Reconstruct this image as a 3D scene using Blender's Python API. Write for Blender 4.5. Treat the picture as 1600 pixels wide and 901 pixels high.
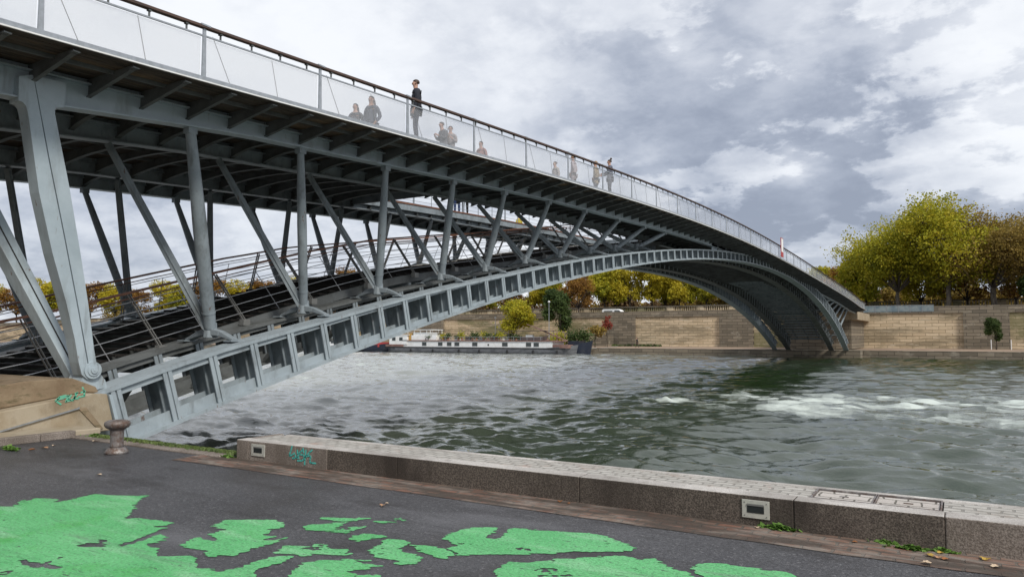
import bpy, bmesh, math, random
import numpy as np
from mathutils import Vector, Matrix, geometry, noise
R = math.radians
random.seed(7); rng = np.random.default_rng(7)
for o in list(bpy.data.objects): bpy.data.objects.remove(o)
scene = bpy.context.scene
COL = scene.collection

# ------------------------------------------------------------------ camera
F, VPX, HOR = 1150.0, 1500.0, 524.0          # focal length in photo pixels, where the bridge axis vanishes, horizon row
PIT = math.atan((HOR-450.5)/F)
TH = math.atan((VPX-800)*math.cos(PIT)/F)
cd = bpy.data.cameras.new('camera'); cam = bpy.data.objects.new('camera', cd); COL.objects.link(cam)
cd.sensor_width = 36; cd.lens = 36*F/1600; cd.clip_end = 3000; cd.clip_start = .05
cam.location = (0, 0, 0); cam.rotation_euler = (R(90)+PIT, 0, TH)
scene.camera = cam

# ------------------------------------------------------------------ sky
SUN_EL, SUN_AZ = R(42), R(118)     # azimuth clockwise from +Y
def ray(px, py):
    x, y, z = px-800, F, -(py-450.5)
    y2 = y*math.cos(PIT)-z*math.sin(PIT); z2 = y*math.sin(PIT)+z*math.cos(PIT)
    return Vector((x*math.cos(TH)-y2*math.sin(TH), x*math.sin(TH)+y2*math.cos(TH), z2))
def on_x(p, x): d = ray(*p); t = x/d.x; return (d.y*t, d.z*t)
def on_z(p, z): d = ray(*p); t = z/d.z; return (d.x*t, d.y*t)
def on_y(p, y): d = ray(*p); t = y/d.y; return (d.x*t, d.z*t)

w = bpy.data.worlds.new('World'); scene.world = w; w.use_nodes = True
nt = w.node_tree; N = nt.nodes; L = nt.links; N.clear()
def nd(t, **k):
    n = N.new(t)
    for a, b in k.items(): setattr(n, a, b)
    return n
def lk(a, b): L.new(a, b)
def math_n(op, a, b=None, c=None):
    n = nd('ShaderNodeMath', operation=op)
    for i, v in enumerate((a, b, c)):
        if v is None: continue
        if isinstance(v, (int, float)): n.inputs[i].default_value = v
        else: lk(v, n.inputs[i])
    return n.outputs[0]
out = nd('ShaderNodeOutputWorld'); bg = nd('ShaderNodeBackground'); bg.inputs[1].default_value = .1
sky = nd('ShaderNodeTexSky', sky_type='NISHITA', sun_disc=False, sun_elevation=SUN_EL, sun_rotation=SUN_AZ)
tc = nd('ShaderNodeTexCoord'); sx = nd('ShaderNodeSeparateXYZ'); lk(tc.outputs['Generated'], sx.inputs[0])
zc = math_n('MAXIMUM', sx.outputs[2], 0.0); den = math_n('ADD', zc, .33)
px_ = math_n('DIVIDE', sx.outputs[0], den); py_ = math_n('DIVIDE', sx.outputs[1], den)
cx = nd('ShaderNodeCombineXYZ'); lk(px_, cx.inputs[0]); lk(py_, cx.inputs[1]); lk(math_n('MULTIPLY', zc, 1.2), cx.inputs[2])
def cloud_noise(scale, detail, rough, loc, dist=0.0):
    n = nd('ShaderNodeTexNoise'); n.inputs['Scale'].default_value = scale; n.inputs['Detail'].default_value = detail; n.inputs['Roughness'].default_value = rough; n.inputs['Distortion'].default_value = dist
    m_ = nd('ShaderNodeMapping'); m_.inputs['Location'].default_value = loc; lk(cx.outputs[0], m_.inputs[0]); lk(m_.outputs[0], n.inputs['Vector']); return n.outputs[0]
def smooth(v, lo, hi, amp):
    r = nd('ShaderNodeMapRange', interpolation_type='SMOOTHSTEP'); lk(v, r.inputs[0]); r.inputs['From Min'].default_value = lo; r.inputs['From Max'].default_value = hi; r.inputs['To Min'].default_value = -amp/2; r.inputs['To Max'].default_value = amp/2; return r.outputs[0]
big = cloud_noise(1.15, 5, .5, (3.1, 7.7, 0)); mid = cloud_noise(2.7, 14, .58, (1.3, 2.2, 4), .12); puff = cloud_noise(5.2, 14, .6, (7.3, 1.2, 2), .15); fine = cloud_noise(11, 14, .62, (2.3, 5.2, 2))
acc = math_n('ADD', smooth(big, .36, .64, .26), .63)
acc = math_n('ADD', acc, smooth(mid, .38, .62, .22))
acc = math_n('ADD', acc, smooth(puff, .44, .58, .11))
acc = math_n('ADD', acc, smooth(fine, .38, .62, .07))
heap = smooth(cloud_noise(3.4, 15, .60, (5.3, 9.1, 1), .1), .485, .545, 1.0)
# broad cloud banks by direction; the last, unseen behind the camera, is added to deepen shade
for (p, q, width, amp) in [((330, -60), 0, 22, .17), ((120, 60), 0, 8, .05), ((-500, 100), 0, 24, .26), ((330, 60), 0, 5, .10), ((640, 60), 0, 14, .04), ((1250, 325), 0, 7.0, -.42), ((1100, 200), 0, 9, -.15), ((1480, 330), 0, 8, -.22), ((1450, 60), 0, 12, .03), ((1380, 190), 0, 4.5, -.18),
                           ((1235, 262), 0, 1.9, .36), ((1165, 292), 0, 1.6, .22), ((1290, 275), 0, 1.6, .16), ((1565, 190), 0, 3.4, .26), ((1330, 205), 0, 1.7, .16), ((1420, 275), 0, 2.2, .16), ((1030, 275), 0, 1.8, .16), ((130, 400), 0, 9, -.34), ((260, 340), 0, 6, -.16), ((560, 400), 0, 7, .0), ((1560, 40), 0, 3.5, .10), (Vector((-.2, -.95, .25)).normalized(), 0, 42, -.22)]:
    d = p if len(p) == 3 else ray(*p).normalized()
    dt = nd('ShaderNodeVectorMath', operation='DOT_PRODUCT'); lk(tc.outputs['Generated'], dt.inputs[0]); dt.inputs[1].default_value = d
    e = math_n('MULTIPLY', math_n('SUBTRACT', dt.outputs['Value'], 1.0), 1/(2*(1-math.cos(R(width)))) * 2)
    g = math_n('MULTIPLY', math_n('EXPONENT', e), amp)
    acc = math_n('ADD', acc, g)
d = ray(1330, 235).normalized(); dt = nd('ShaderNodeVectorMath', operation='DOT_PRODUCT'); lk(tc.outputs['Generated'], dt.inputs[0]); dt.inputs[1].default_value = d
zone = nd('ShaderNodeMapRange', interpolation_type='SMOOTHSTEP'); lk(dt.outputs['Value'], zone.inputs[0]); zone.inputs['From Min'].default_value = math.cos(R(26)); zone.inputs['From Max'].default_value = math.cos(R(7))
acc = math_n('ADD', acc, math_n('MULTIPLY', math_n('MULTIPLY', heap, zone.outputs[0]), .26))
ramp = nd('ShaderNodeValToRGB'); lk(acc, ramp.inputs[0])
cr = ramp.color_ramp; cr.interpolation = 'B_SPLINE'
cr.elements[0].position = .08; cr.elements[0].color = (.27, .305, .385, 1)
cr.elements[1].position = 1.0; cr.elements[1].color = (.84, .86, .89, 1)
for p_, c_ in ((.28, (.36, .40, .485)), (.45, (.50, .535, .61)), (.62, (.64, .67, .73)), (.80, (.76, .785, .83))):
    e = cr.elements.new(p_); e.color = (*c_, 1)
sc = nd('ShaderNodeVectorMath', operation='SCALE'); lk(ramp.outputs[0], sc.inputs[0]); sc.inputs['Scale'].default_value = 10.6
mx = nd('ShaderNodeMixRGB'); mx.inputs[0].default_value = .93; lk(sky.outputs[0], mx.inputs[1]); lk(sc.outputs[0], mx.inputs[2])
lk(mx.outputs[0], bg.inputs[0]); lk(bg.outputs[0], out.inputs[0])

sl = bpy.data.lights.new('sun', 'SUN'); sl.energy = 2.3; sl.angle = R(12); sl.color = (1, .95, .87)
sun = bpy.data.objects.new('sun', sl); COL.objects.link(sun)
sd = Vector((math.sin(SUN_AZ)*math.cos(SUN_EL), math.cos(SUN_AZ)*math.cos(SUN_EL), math.sin(SUN_EL)))
sun.rotation_euler = sd.to_track_quat('Z', 'Y').to_euler(); sun.location = (20, -20, 40)
vs = scene.view_settings; vs.view_transform = 'Standard'; vs.look = 'None'; vs.exposure = .18; vs.gamma = 1; vs.use_curve_mapping = False
scene.render.engine = 'CYCLES'; scene.cycles.max_bounces = 8; scene.cycles.transparent_max_bounces = 16

# ------------------------------------------------------------------ materials
def mat(name, col, rough=.7, metal=0, col2=None, scale=3.0, detail=6, lo=.4, hi=.62, bump=0.0, bscale=None, stretch=(1, 1, 1), spec=.5, layers=(), coord='Object', bdist=.02):
    """procedural material: two colours mixed by noise; each extra layer (colour, scale, lo, hi, amount, stretch) is wear or dirt"""
    m = bpy.data.materials.new(name); m.use_nodes = True
    t = m.node_tree; n = t.nodes; l = t.links; b = n['Principled BSDF']
    b.inputs['Roughness'].default_value = rough; b.inputs['Metallic'].default_value = metal; b.inputs['Specular IOR Level'].default_value = spec
    g = n.new('ShaderNodeNewGeometry') if coord == 'World' else n.new('ShaderNodeTexCoord')
    src = g.outputs['Position'] if coord == 'World' else g.outputs['Object']
    def noise_fac(scale, detail, lo, hi, stretch):
        mpn = n.new('ShaderNodeMapping'); mpn.inputs['Scale'].default_value = stretch; l.new(src, mpn.inputs[0])
        x = n.new('ShaderNodeTexNoise'); x.inputs['Scale'].default_value = scale; x.inputs['Detail'].default_value = detail; x.inputs['Roughness'].default_value = .65; l.new(mpn.outputs[0], x.inputs['Vector'])
        r = n.new('ShaderNodeMapRange'); r.inputs['From Min'].default_value = lo; r.inputs['From Max'].default_value = hi; l.new(x.outputs[0], r.inputs[0])
        return r.outputs[0], x.outputs[0]
    cur = None
    if col2 is not None:
        f, _ = noise_fac(scale, detail, lo, hi, stretch)
        mx = n.new('ShaderNodeMixRGB'); l.new(f, mx.inputs[0]); mx.inputs[1].default_value = (*col, 1); mx.inputs[2].default_value = (*col2, 1); cur = mx.outputs[0]
    for (c, s, lo_, hi_, amt, st) in layers:
        f, _ = noise_fac(s, 8, lo_, hi_, st)
        q = n.new('ShaderNodeMath'); q.operation = 'MULTIPLY'; l.new(f, q.inputs[0]); q.inputs[1].default_value = amt
        mx = n.new('ShaderNodeMixRGB'); l.new(q.outputs[0], mx.inputs[0]); mx.inputs[2].default_value = (*c, 1)
        if cur is None: mx.inputs[1].default_value = (*col, 1)
        else: l.new(cur, mx.inputs[1])
        cur = mx.outputs[0]
    if cur is None: b.inputs['Base Color'].default_value = (*col, 1)
    else: l.new(cur, b.inputs['Base Color'])
    if bump:
        _, x = noise_fac(bscale or scale*4, 8, 0, 1, stretch)
        bp = n.new('ShaderNodeBump'); bp.inputs['Strength'].default_value = bump; bp.inputs['Distance'].default_value = bdist; l.new(x, bp.inputs['Height']); l.new(bp.outputs[0], b.inputs['Normal'])
    return m

M = {}
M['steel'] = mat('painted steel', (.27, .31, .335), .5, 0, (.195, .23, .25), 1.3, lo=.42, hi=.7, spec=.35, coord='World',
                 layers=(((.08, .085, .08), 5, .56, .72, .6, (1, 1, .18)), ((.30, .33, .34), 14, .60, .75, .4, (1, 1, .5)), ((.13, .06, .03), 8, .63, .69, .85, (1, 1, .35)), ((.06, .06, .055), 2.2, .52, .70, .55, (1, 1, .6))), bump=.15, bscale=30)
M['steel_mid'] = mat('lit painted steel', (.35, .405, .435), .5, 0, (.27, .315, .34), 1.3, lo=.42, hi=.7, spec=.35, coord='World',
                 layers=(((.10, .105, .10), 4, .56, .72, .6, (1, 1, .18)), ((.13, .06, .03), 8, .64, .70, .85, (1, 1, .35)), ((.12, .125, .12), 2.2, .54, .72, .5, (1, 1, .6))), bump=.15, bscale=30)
M['steel_green'] = mat('greenish painted steel', (.36, .40, .36), .55, 0, (.28, .31, .27), 1.6, lo=.4, hi=.65, spec=.35, coord='World',
                 layers=(((.09, .09, .075), 5, .56, .72, .6, (1, 1, .18)), ((.12, .07, .04), 13, .68, .74, .7, (1, 1, .4))), bump=.15, bscale=30)
M['steel_pale'] = mat('pale steel face', (.41, .48, .52), .45, 0, (.32, .385, .42), .9, lo=.4, hi=.65, spec=.4, coord='World',
                 layers=(((.14, .15, .15), 4, .60, .74, .6, (1, 1, .15)), ((.15, .075, .04), 9, .645, .70, .85, (1, 1, .3)), ((.17, .18, .17), 2.1, .52, .70, .55, (1, 1, .25))), bump=.1, bscale=30)
M['steel_dark'] = mat('shaded grimy steel', (.15, .16, .16), .6, 0, (.085, .09, .088), 1.5, lo=.4, hi=.65, spec=.3, coord='World',
                 layers=(((.17, .18, .17), 7, .58, .7, .5, (1, .4, 1)),))  # darker steel copy: shade inside the arches and under the deck put into colour
M['gap'] = mat('dark joint', (.02, .02, .018), .9)
M['zinc'] = mat('galvanised steel', (.42, .44, .46), .35, .6, (.33, .35, .36), 9)
M['wire'] = mat('stainless rod', (.34, .35, .36), .35, .5)
M['rail_grey'] = mat('weathered steel rod', (.22, .22, .21), .5, .3)
M['plank'] = mat('dark tropical planks', (.10, .078, .058), .85, 0, (.035, .029, .023), 2.2, stretch=(8, .5, 1), coord='World', bump=.5, bscale=5,
                 layers=(((.22, .145, .08), 1.1, .54, .68, .85, (1, .35, 1)),))
M['tread'] = mat('step boards', (.032, .028, .025), .9, 0, (.016, .014, .013), 4, stretch=(.5, 6, 1), coord='World', spec=.2)
M['nosing'] = mat('pale step nosing', (.62, .61, .57), .7, 0, (.4, .38, .34), 5)
M['rail_wood'] = mat('handrail hardwood', (.10, .055, .04), .6, 0, (.05, .032, .026), 3, stretch=(6, 1, 6), coord='World')
M['rail_orange'] = mat('orange hardwood', (.23, .095, .05), .55, 0, (.10, .045, .026), 2, stretch=(6, .8, 6), coord='World', lo=.35, hi=.7)
M['concrete'] = mat('stained concrete', (.40, .34, .25), .85, 0, (.30, .235, .15), 1.1, lo=.4, hi=.62, coord='World', bump=.35, bscale=35,
                 layers=(((.17, .13, .08), 2.2, .56, .72, .7, (1, 1, .6)), ((.47, .43, .35), 3.5, .58, .72, .6, (1, 1, 1)), ((.12, .10, .075), 26, .66, .72, .6, (1, 1, 1))))
M['concrete_brown'] = mat('dirty upper concrete', (.20, .14, .085), .9, 0, (.29, .22, .14), 1.6, coord='World', bump=.4, bscale=35,
                 layers=(((.10, .085, .04), 4, .52, .68, .8, (1, 1, 2)),))
M['rust'] = mat('rusty cast iron', (.24, .225, .22), .55, .3, (.13, .085, .065), 6, lo=.42, hi=.6, bump=.4, bscale=30, layers=(((.42, .40, .38), 9, .56, .66, .75, (1, 1, .7)), ((.18, .08, .04), 14, .6, .7, .8, (1, 1, .5))))
M['green_tag'] = mat('green spray paint', (.10, .46, .30), .6, layers=(((.33, .40, .30), 40, .5, .62, .7, (1, 1, 1)),))
M['teal_tag'] = mat('teal spray paint', (.09, .50, .44), .5, layers=(((.10, .13, .11), 60, .60, .70, .7, (1, 1, 1)),))
M['grass'] = mat('grass blades', (.14, .19, .05), .7, 0, (.07, .11, .03), 5)
M['plate'] = mat('light fitting plate', (.52, .52, .46), .5, 0, (.42, .42, .38), 12)
M['glass_dark'] = mat('dark lamp glass', (.02, .025, .025), .12, spec=.8)
M['black'] = mat('black', (.015, .015, .016), .6)
M['hull'] = mat('grey barge hull', (.15, .155, .165), .5, 0, (.08, .083, .09), .8, stretch=(1, 1, 4), layers=(((.16, .12, .09), 1.5, .6, .7, .6, (1, 1, 3)),))
M['navy'] = mat('navy hull', (.012, .018, .035), .35, 0, (.02, .025, .04), 2)
M['white'] = mat('white boat paint', (.86, .87, .86), .5, 0, (.76, .75, .72), 1.3)
M['rust_deck'] = mat('red brown deck', (.20, .105, .085), .7, 0, (.27, .17, .14), 1.2)
M['red'] = mat('red paint', (.42, .05, .05), .5)
M['yellow'] = mat('yellow wood', (.5, .3, .08), .6)
M['window'] = mat('dark window', (.05, .06, .06), .15, spec=.8)
M['terracotta'] = mat('terracotta', (.38, .16, .09), .8)
M['canvas'] = mat('brown canvas', (.11, .085, .08), .8)
M['skin'] = mat('skin', (.42, .24, .17), .5)
M['hair'] = mat('brown hair', (.055, .035, .025), .7)
M['blond'] = mat('fair hair', (.30, .20, .10), .7)

def masonry(name, c1, c2, mortar, bw, bh, msize=.012, axis='XZ', stain=((.08, .075, .045), .35, .5, .66, .75, (1, 1, 2.5)), stain2=None, bump=.6, moss=None, scale=1.0):
    m = mat(name, c1, .88); t = m.node_tree; n = t.nodes; l = t.links; b = n['Principled BSDF']
    g = n.new('ShaderNodeNewGeometry'); s = n.new('ShaderNodeSeparateXYZ'); l.new(g.outputs['Position'], s.inputs[0])
    c = n.new('ShaderNodeCombineXYZ')
    l.new(s.outputs['XYZ'.index(axis[0])], c.inputs[0]); l.new(s.outputs['XYZ'.index(axis[1])], c.inputs[1])
    wv = n.new('ShaderNodeTexNoise'); wv.inputs['Scale'].default_value = 1.3/max(bw, .1); l.new(c.outputs[0], wv.inputs['Vector'])
    vm = n.new('ShaderNodeVectorMath'); vm.operation = 'SCALE'; l.new(wv.outputs['Color'], vm.inputs[0]); vm.inputs['Scale'].default_value = min(bh, bw)*(.55 if axis == 'XY' and bh < .15 else .30)
    va = n.new('ShaderNodeVectorMath'); va.operation = 'ADD'; l.new(c.outputs[0], va.inputs[0]); l.new(vm.outputs[0], va.inputs[1])
    br = n.new('ShaderNodeTexBrick'); l.new(va.outputs[0], br.inputs['Vector'])
    br.inputs['Color1'].default_value = (*c1, 1); br.inputs['Color2'].default_value = (*c2, 1); br.inputs['Mortar'].default_value = (*mortar, 1)
    br.inputs['Scale'].default_value = 1; br.inputs['Mortar Size'].default_value = msize; br.inputs['Mortar Smooth'].default_value = .3; br.inputs['Brick Width'].default_value = bw; br.inputs['Row Height'].default_value = bh; br.inputs['Bias'].default_value = -.1
    cur = br.outputs[0]
    for st in [stain, stain2, moss, ((.5*c1[0], .5*c1[1], .5*c1[2]), 9/scale, .5, .75, .5, (1, 1, 1))]:
        if not st: continue
        (cc, sc_, lo, hi, amt, strn) = st
        mpn = n.new('ShaderNodeMapping'); mpn.inputs['Scale'].default_value = strn; l.new(g.outputs['Position'], mpn.inputs[0])
        x = n.new('ShaderNodeTexNoise'); x.inputs['Scale'].default_value = sc_; x.inputs['Detail'].default_value = 9; x.inputs['Roughness'].default_value = .7; l.new(mpn.outputs[0], x.inputs['Vector'])
        r = n.new('ShaderNodeMapRange'); r.inputs['From Min'].default_value = lo; r.inputs['From Max'].default_value = hi; r.inputs['To Max'].default_value = amt; l.new(x.outputs[0], r.inputs[0])
        mx = n.new('ShaderNodeMixRGB'); l.new(r.outputs[0], mx.inputs[0]); l.new(cur, mx.inputs[1]); mx.inputs[2].default_value = (*cc, 1); cur = mx.outputs[0]
    l.new(cur, b.inputs['Base Color'])
    bp = n.new('ShaderNodeBump'); bp.inputs['Strength'].default_value = bump; bp.inputs['Distance'].default_value = .02; bp.invert = True; l.new(br.outputs['Fac'], bp.inputs['Height'])
    x = n.new('ShaderNodeTexNoise'); x.inputs['Scale'].default_value = 30/scale; l.new(g.outputs['Position'], x.inputs['Vector'])
    bp2 = n.new('ShaderNodeBump'); bp2.inputs['Strength'].default_value = .5; bp2.inputs['Distance'].default_value = .01*scale; l.new(x.outputs[0], bp2.inputs['Height']); l.new(bp.outputs[0], bp2.inputs['Normal'])
    l.new(bp2.outputs[0], b.inputs['Normal'])
    return m
M['quay_stone'] = masonry('pale quay masonry', (.66, .53, .36), (.54, .42, .27), (.28, .21, .13), 1.9, .52, .045, stain=((.13, .11, .065), .16, .48, .58, .62, (.5, 1, 2.6)), stain2=((.12, .125, .045), .06, .51, .58, .75, (.8, 1, 2.4)), moss=((.58, .50, .38), .55, .60, .64, .8, (.5, 1, 5)), scale=4)
M['dark_stone'] = masonry('dark weathered masonry', (.24, .20, .145), (.13, .11, .08), (.06, .05, .04), 1.9, .52, .04, stain=((.38, .34, .27), .5, .56, .68, .7, (1, 1, 2)), scale=4)
M['cobble'] = masonry('cobbled top', (.47, .45, .41), (.37, .35, .315), (.25, .235, .21), .17, .095, .012, 'XY', stain=((.42, .22, .15), 2.2, .56, .68, .5, (1, 1, 1)), stain2=((.14, .12, .09), 3, .55, .7, .6, (1, 1, 1)))
M['brick_strip'] = masonry('brick gutter', (.22, .105, .07), (.19, .14, .105), (.10, .085, .07), .21, .105, .014, 'XY', stain=((.24, .21, .18), 2.2, .44, .58, .85, (1, 2.2, 1)), stain2=((.055, .042, .032), 1.7, .44, .56, .9, (.6, 3, 1)))
M['slab'] = masonry('hatch slabs', (.52, .48, .44), (.45, .41, .37), (.12, .11, .09), .19, .17, .009, 'XY', stain=((.3, .34, .28), 2, .55, .7, .4, (1, 1, 1)))

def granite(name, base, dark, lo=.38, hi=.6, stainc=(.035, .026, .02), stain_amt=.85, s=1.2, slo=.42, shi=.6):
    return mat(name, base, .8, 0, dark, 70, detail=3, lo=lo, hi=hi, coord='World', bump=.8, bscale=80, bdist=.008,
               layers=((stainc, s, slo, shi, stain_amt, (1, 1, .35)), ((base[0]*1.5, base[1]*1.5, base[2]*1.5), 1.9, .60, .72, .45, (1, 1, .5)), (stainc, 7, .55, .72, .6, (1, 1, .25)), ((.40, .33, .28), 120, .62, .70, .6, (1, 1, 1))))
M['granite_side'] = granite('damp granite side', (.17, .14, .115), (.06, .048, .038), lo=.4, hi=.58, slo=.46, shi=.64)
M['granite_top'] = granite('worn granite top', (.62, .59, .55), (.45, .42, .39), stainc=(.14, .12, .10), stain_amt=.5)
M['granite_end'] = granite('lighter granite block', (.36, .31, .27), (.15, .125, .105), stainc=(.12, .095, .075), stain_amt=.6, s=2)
M['asphalt'] = mat('worn asphalt', (.088, .088, .093), .45, 0, (.062, .061, .065), .7, lo=.4, hi=.62, coord='World', bump=1.0, bscale=45, bdist=.014, spec=.45,
                   layers=(((.02, .018, .018), 38, .50, .60, .55, (1, 1, 1)), ((.21, .205, .21), 44, .56, .64, .8, (1, 1, 1)), ((.34, .33, .33), 85, .62, .68, .9, (1, 1, 1)), ((.03, .027, .026), 1.1, .54, .64, .6, (.6, 1.6, 1)), ((.17, .17, .18), .8, .56, .68, .55, (.5, 1.5, 1)), ((.04, .035, .03), .45, .52, .62, .4, (1, 1, 1))))
def paint_mat():
    m = mat('green road paint', (.105, .45, .155), .62, 0, (.15, .52, .20), 2.2, lo=.4, hi=.65, coord='World', bump=1.0, bscale=55, bdist=.010,
            layers=(((.07, .40, .08), 1.3, .56, .68, .8, (1, 1, 1)), ((.42, .66, .44), 2.6, .54, .70, .45, (.4, 1.6, 1)), ((.06, .25, .09), 6, .56, .70, .6, (.4, 1.9, 1)), ((.16, .22, .17), 1.7, .60, .70, .5, (.3, 2.2, 1)), ((.05, .06, .055), 16, .635, .66, .9, (.45, 1.9, 1)), ((.05, .07, .055), 48, .64, .68, .8, (1, 1, 1)), ((.05, .12, .06), 42, .52, .60, .55, (1, 1, 1)), ((.30, .66, .36), 50, .56, .64, .5, (1, 1, 1))))
    return m
M['green_paint'] = paint_mat()

def water_mat():
    m = bpy.data.materials.new('river water'); m.use_nodes = True
    t = m.node_tree; n = t.nodes; l = t.links; b = n['Principled BSDF']
    b.inputs['Roughness'].default_value = .03; b.inputs['IOR'].default_value = 1.72; b.inputs['Specular IOR Level'].default_value = .8
    g = n.new('ShaderNodeNewGeometry')
    at = n.new('ShaderNodeAttribute'); at.attribute_name = 'foam_sheen'
    at2 = n.new('ShaderNodeAttribute'); at2.attribute_name = 'sky_sheen_wash'
    def nz(scale, stretch, det=8, rough=.65):
        mpn = n.new('ShaderNodeMapping'); mpn.inputs['Scale'].default_value = stretch; l.new(g.outputs['Position'], mpn.inputs[0])
        x = n.new('ShaderNodeTexNoise'); x.inputs['Scale'].default_value = scale; x.inputs['Detail'].default_value = det; x.inputs['Roughness'].default_value = rough; l.new(mpn.outputs[0], x.inputs['Vector']); return x.outputs[0]
    big = nz(.22, (1, 1, 1))
    cm = n.new('ShaderNodeMixRGB'); l.new(at2.outputs['Fac'], cm.inputs[0]); cm.inputs[1].default_value = (.016, .032, .009, 1); cm.inputs[2].default_value = (.25, .265, .245, 1)  # pale end of the mix imitates reflected sky in the body colour
    fn = nz(1.2, (.40, 1.0, 1), 12, .80)
    a = n.new('ShaderNodeMath'); a.operation = 'ADD'; l.new(at.outputs['Fac'], a.inputs[0]); l.new(fn, a.inputs[1])
    r = n.new('ShaderNodeMapRange'); r.inputs['From Min'].default_value = .78; r.inputs['From Max'].default_value = 1.12; l.new(a.outputs[0], r.inputs[0])
    c2 = n.new('ShaderNodeMixRGB'); l.new(r.outputs[0], c2.inputs[0]); l.new(cm.outputs[0], c2.inputs[1]); c2.inputs[2].default_value = (.56, .62, .57, 1)
    l.new(c2.outputs[0], b.inputs['Base Color'])
    r2 = n.new('ShaderNodeMapRange'); r2.inputs['To Min'].default_value = .03; r2.inputs['To Max'].default_value = .7; l.new(r.outputs[0], r2.inputs[0]); l.new(r2.outputs[0], b.inputs['Roughness'])
    h1 = nz(2.1, (.5, 1.2, 1), 6, .62); h2 = nz(6.5, (.6, 1.2, 1), 3, .5)
    hh = n.new('ShaderNodeMath'); hh.operation = 'MULTIPLY_ADD'; l.new(h2, hh.inputs[0]); hh.inputs[1].default_value = .18; l.new(h1, hh.inputs[2])
    bp = n.new('ShaderNodeBump'); bp.inputs['Strength'].default_value = .8; bp.inputs['Distance'].default_value = .06; l.new(hh.outputs[0], bp.inputs['Height']); l.new(bp.outputs[0], b.inputs['Normal'])
    return m
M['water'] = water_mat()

def mesh_panel_mat():
    m = bpy.data.materials.new('fine steel netting'); m.use_nodes = True
    t = m.node_tree; n = t.nodes; l = t.links; n.clear()
    o = n.new('ShaderNodeOutputMaterial'); mx = n.new('ShaderNodeMixShader'); tr = n.new('ShaderNodeBsdfTransparent')
    ad = n.new('ShaderNodeMixShader'); df = n.new('ShaderNodeBsdfDiffuse'); tl = n.new('ShaderNodeBsdfTranslucent')
    df.inputs[0].default_value = (.86, .88, .90, 1); tl.inputs[0].default_value = (.93, .95, .97, 1)
    ad.inputs[0].default_value = .7; l.new(df.outputs[0], ad.inputs[1]); l.new(tl.outputs[0], ad.inputs[2])
    tcx = n.new('ShaderNodeNewGeometry'); x = n.new('ShaderNodeTexNoise'); x.inputs['Scale'].default_value = 60; l.new(tcx.outputs['Position'], x.inputs['Vector'])
    r = n.new('ShaderNodeMapRange'); r.inputs['From Min'].default_value = .35; r.inputs['From Max'].default_value = .65; r.inputs['To Min'].default_value = .215; r.inputs['To Max'].default_value = .235; l.new(x.outputs[0], r.inputs[0]); l.new(r.outputs[0], mx.inputs[0])
    l.new(tr.outputs[0], mx.inputs[1]); l.new(ad.outputs[0], mx.inputs[2]); l.new(mx.outputs[0], o.inputs[0])
    return m
M['netting'] = mesh_panel_mat()

def leaf_mat(name, cols, rough=.6):
    m = bpy.data.materials.new(name); m.use_nodes = True
    t = m.node_tree; n = t.nodes; l = t.links; b = n['Principled BSDF']; b.inputs['Roughness'].default_value = rough; b.inputs['Specular IOR Level'].default_value = .25
    g = n.new('ShaderNodeNewGeometry'); tcn = n.new('ShaderNodeTexCoord')
    x = n.new('ShaderNodeTexNoise'); x.inputs['Scale'].default_value = .35; x.inputs['Detail'].default_value = 3; l.new(tcn.outputs['Object'], x.inputs['Vector'])
    a = n.new('ShaderNodeMath'); a.operation = 'MULTIPLY_ADD'; l.new(g.outputs['Random Per Island'], a.inputs[0]); a.inputs[1].default_value = .45; l.new(x.outputs[0], a.inputs[2])
    s = n.new('ShaderNodeMath'); s.operation = 'SUBTRACT'; l.new(a.outputs[0], s.inputs[0]); s.inputs[1].default_value = .22
    r = n.new('ShaderNodeValToRGB'); l.new(s.outputs[0], r.inputs[0]); e = r.color_ramp.elements
    e[0].position = .15; e[0].color = (*cols[0], 1); e[1].position = .85; e[1].color = (*cols[-1], 1)
    for i, c in enumerate(cols[1:-1]): q = e.new(.15+.7*(i+1)/(len(cols)-1)); q.color = (*c, 1)
    l.new(r.outputs[0], b.inputs['Base Color'])
    tl = n.new('ShaderNodeBsdfTranslucent'); l.new(r.outputs[0], tl.inputs[0]); ms = n.new('ShaderNodeMixShader'); ms.inputs[0].default_value = .35
    l.new(b.outputs[0], ms.inputs[1]); l.new(tl.outputs[0], ms.inputs[2]); l.new(ms.outputs[0], n['Material Output'].inputs[0])
    return m
M['weed'] = leaf_mat('weed leaves', [(.07, .15, .03), (.16, .30, .06), (.24, .38, .10)])
M['leaf_yg'] = leaf_mat('yellow green leaves', [(.17, .19, .02), (.33, .33, .025), (.47, .42, .03), (.55, .44, .04)])
M['leaf_y'] = leaf_mat('yellow leaves', [(.30, .25, .03), (.50, .42, .03), (.60, .48, .04)])
M['leaf_br'] = leaf_mat('brown autumn leaves', [(.14, .10, .035), (.27, .19, .05), (.36, .26, .06), (.24, .19, .05)])
M['leaf_or'] = leaf_mat('orange leaves', [(.13, .07, .02), (.30, .15, .035), (.38, .24, .03)])
M['leaf_g'] = leaf_mat('green leaves', [(.03, .05, .018), (.07, .11, .03), (.11, .15, .045)])
M['leaf_red'] = leaf_mat('red leaves', [(.20, .045, .03), (.33, .075, .05), (.25, .06, .04)])
M['leaf_rust'] = leaf_mat('rust hedge leaves', [(.08, .05, .03), (.17, .095, .055), (.22, .15, .06), (.11, .07, .04)])
M['bark'] = mat('plane bark', (.16, .13, .095), .85, 0, (.075, .06, .045), 2.5, lo=.42, hi=.6, stretch=(1, 1, .4), bump=.5)
M['bark_dark'] = mat('dark bark', (.06, .048, .038), .9, 0, (.035, .028, .022), 3)
M['earth'] = mat('park ground', (.12, .09, .05), .95, 0, (.09, .10, .035), .3, coord='World')
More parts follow.
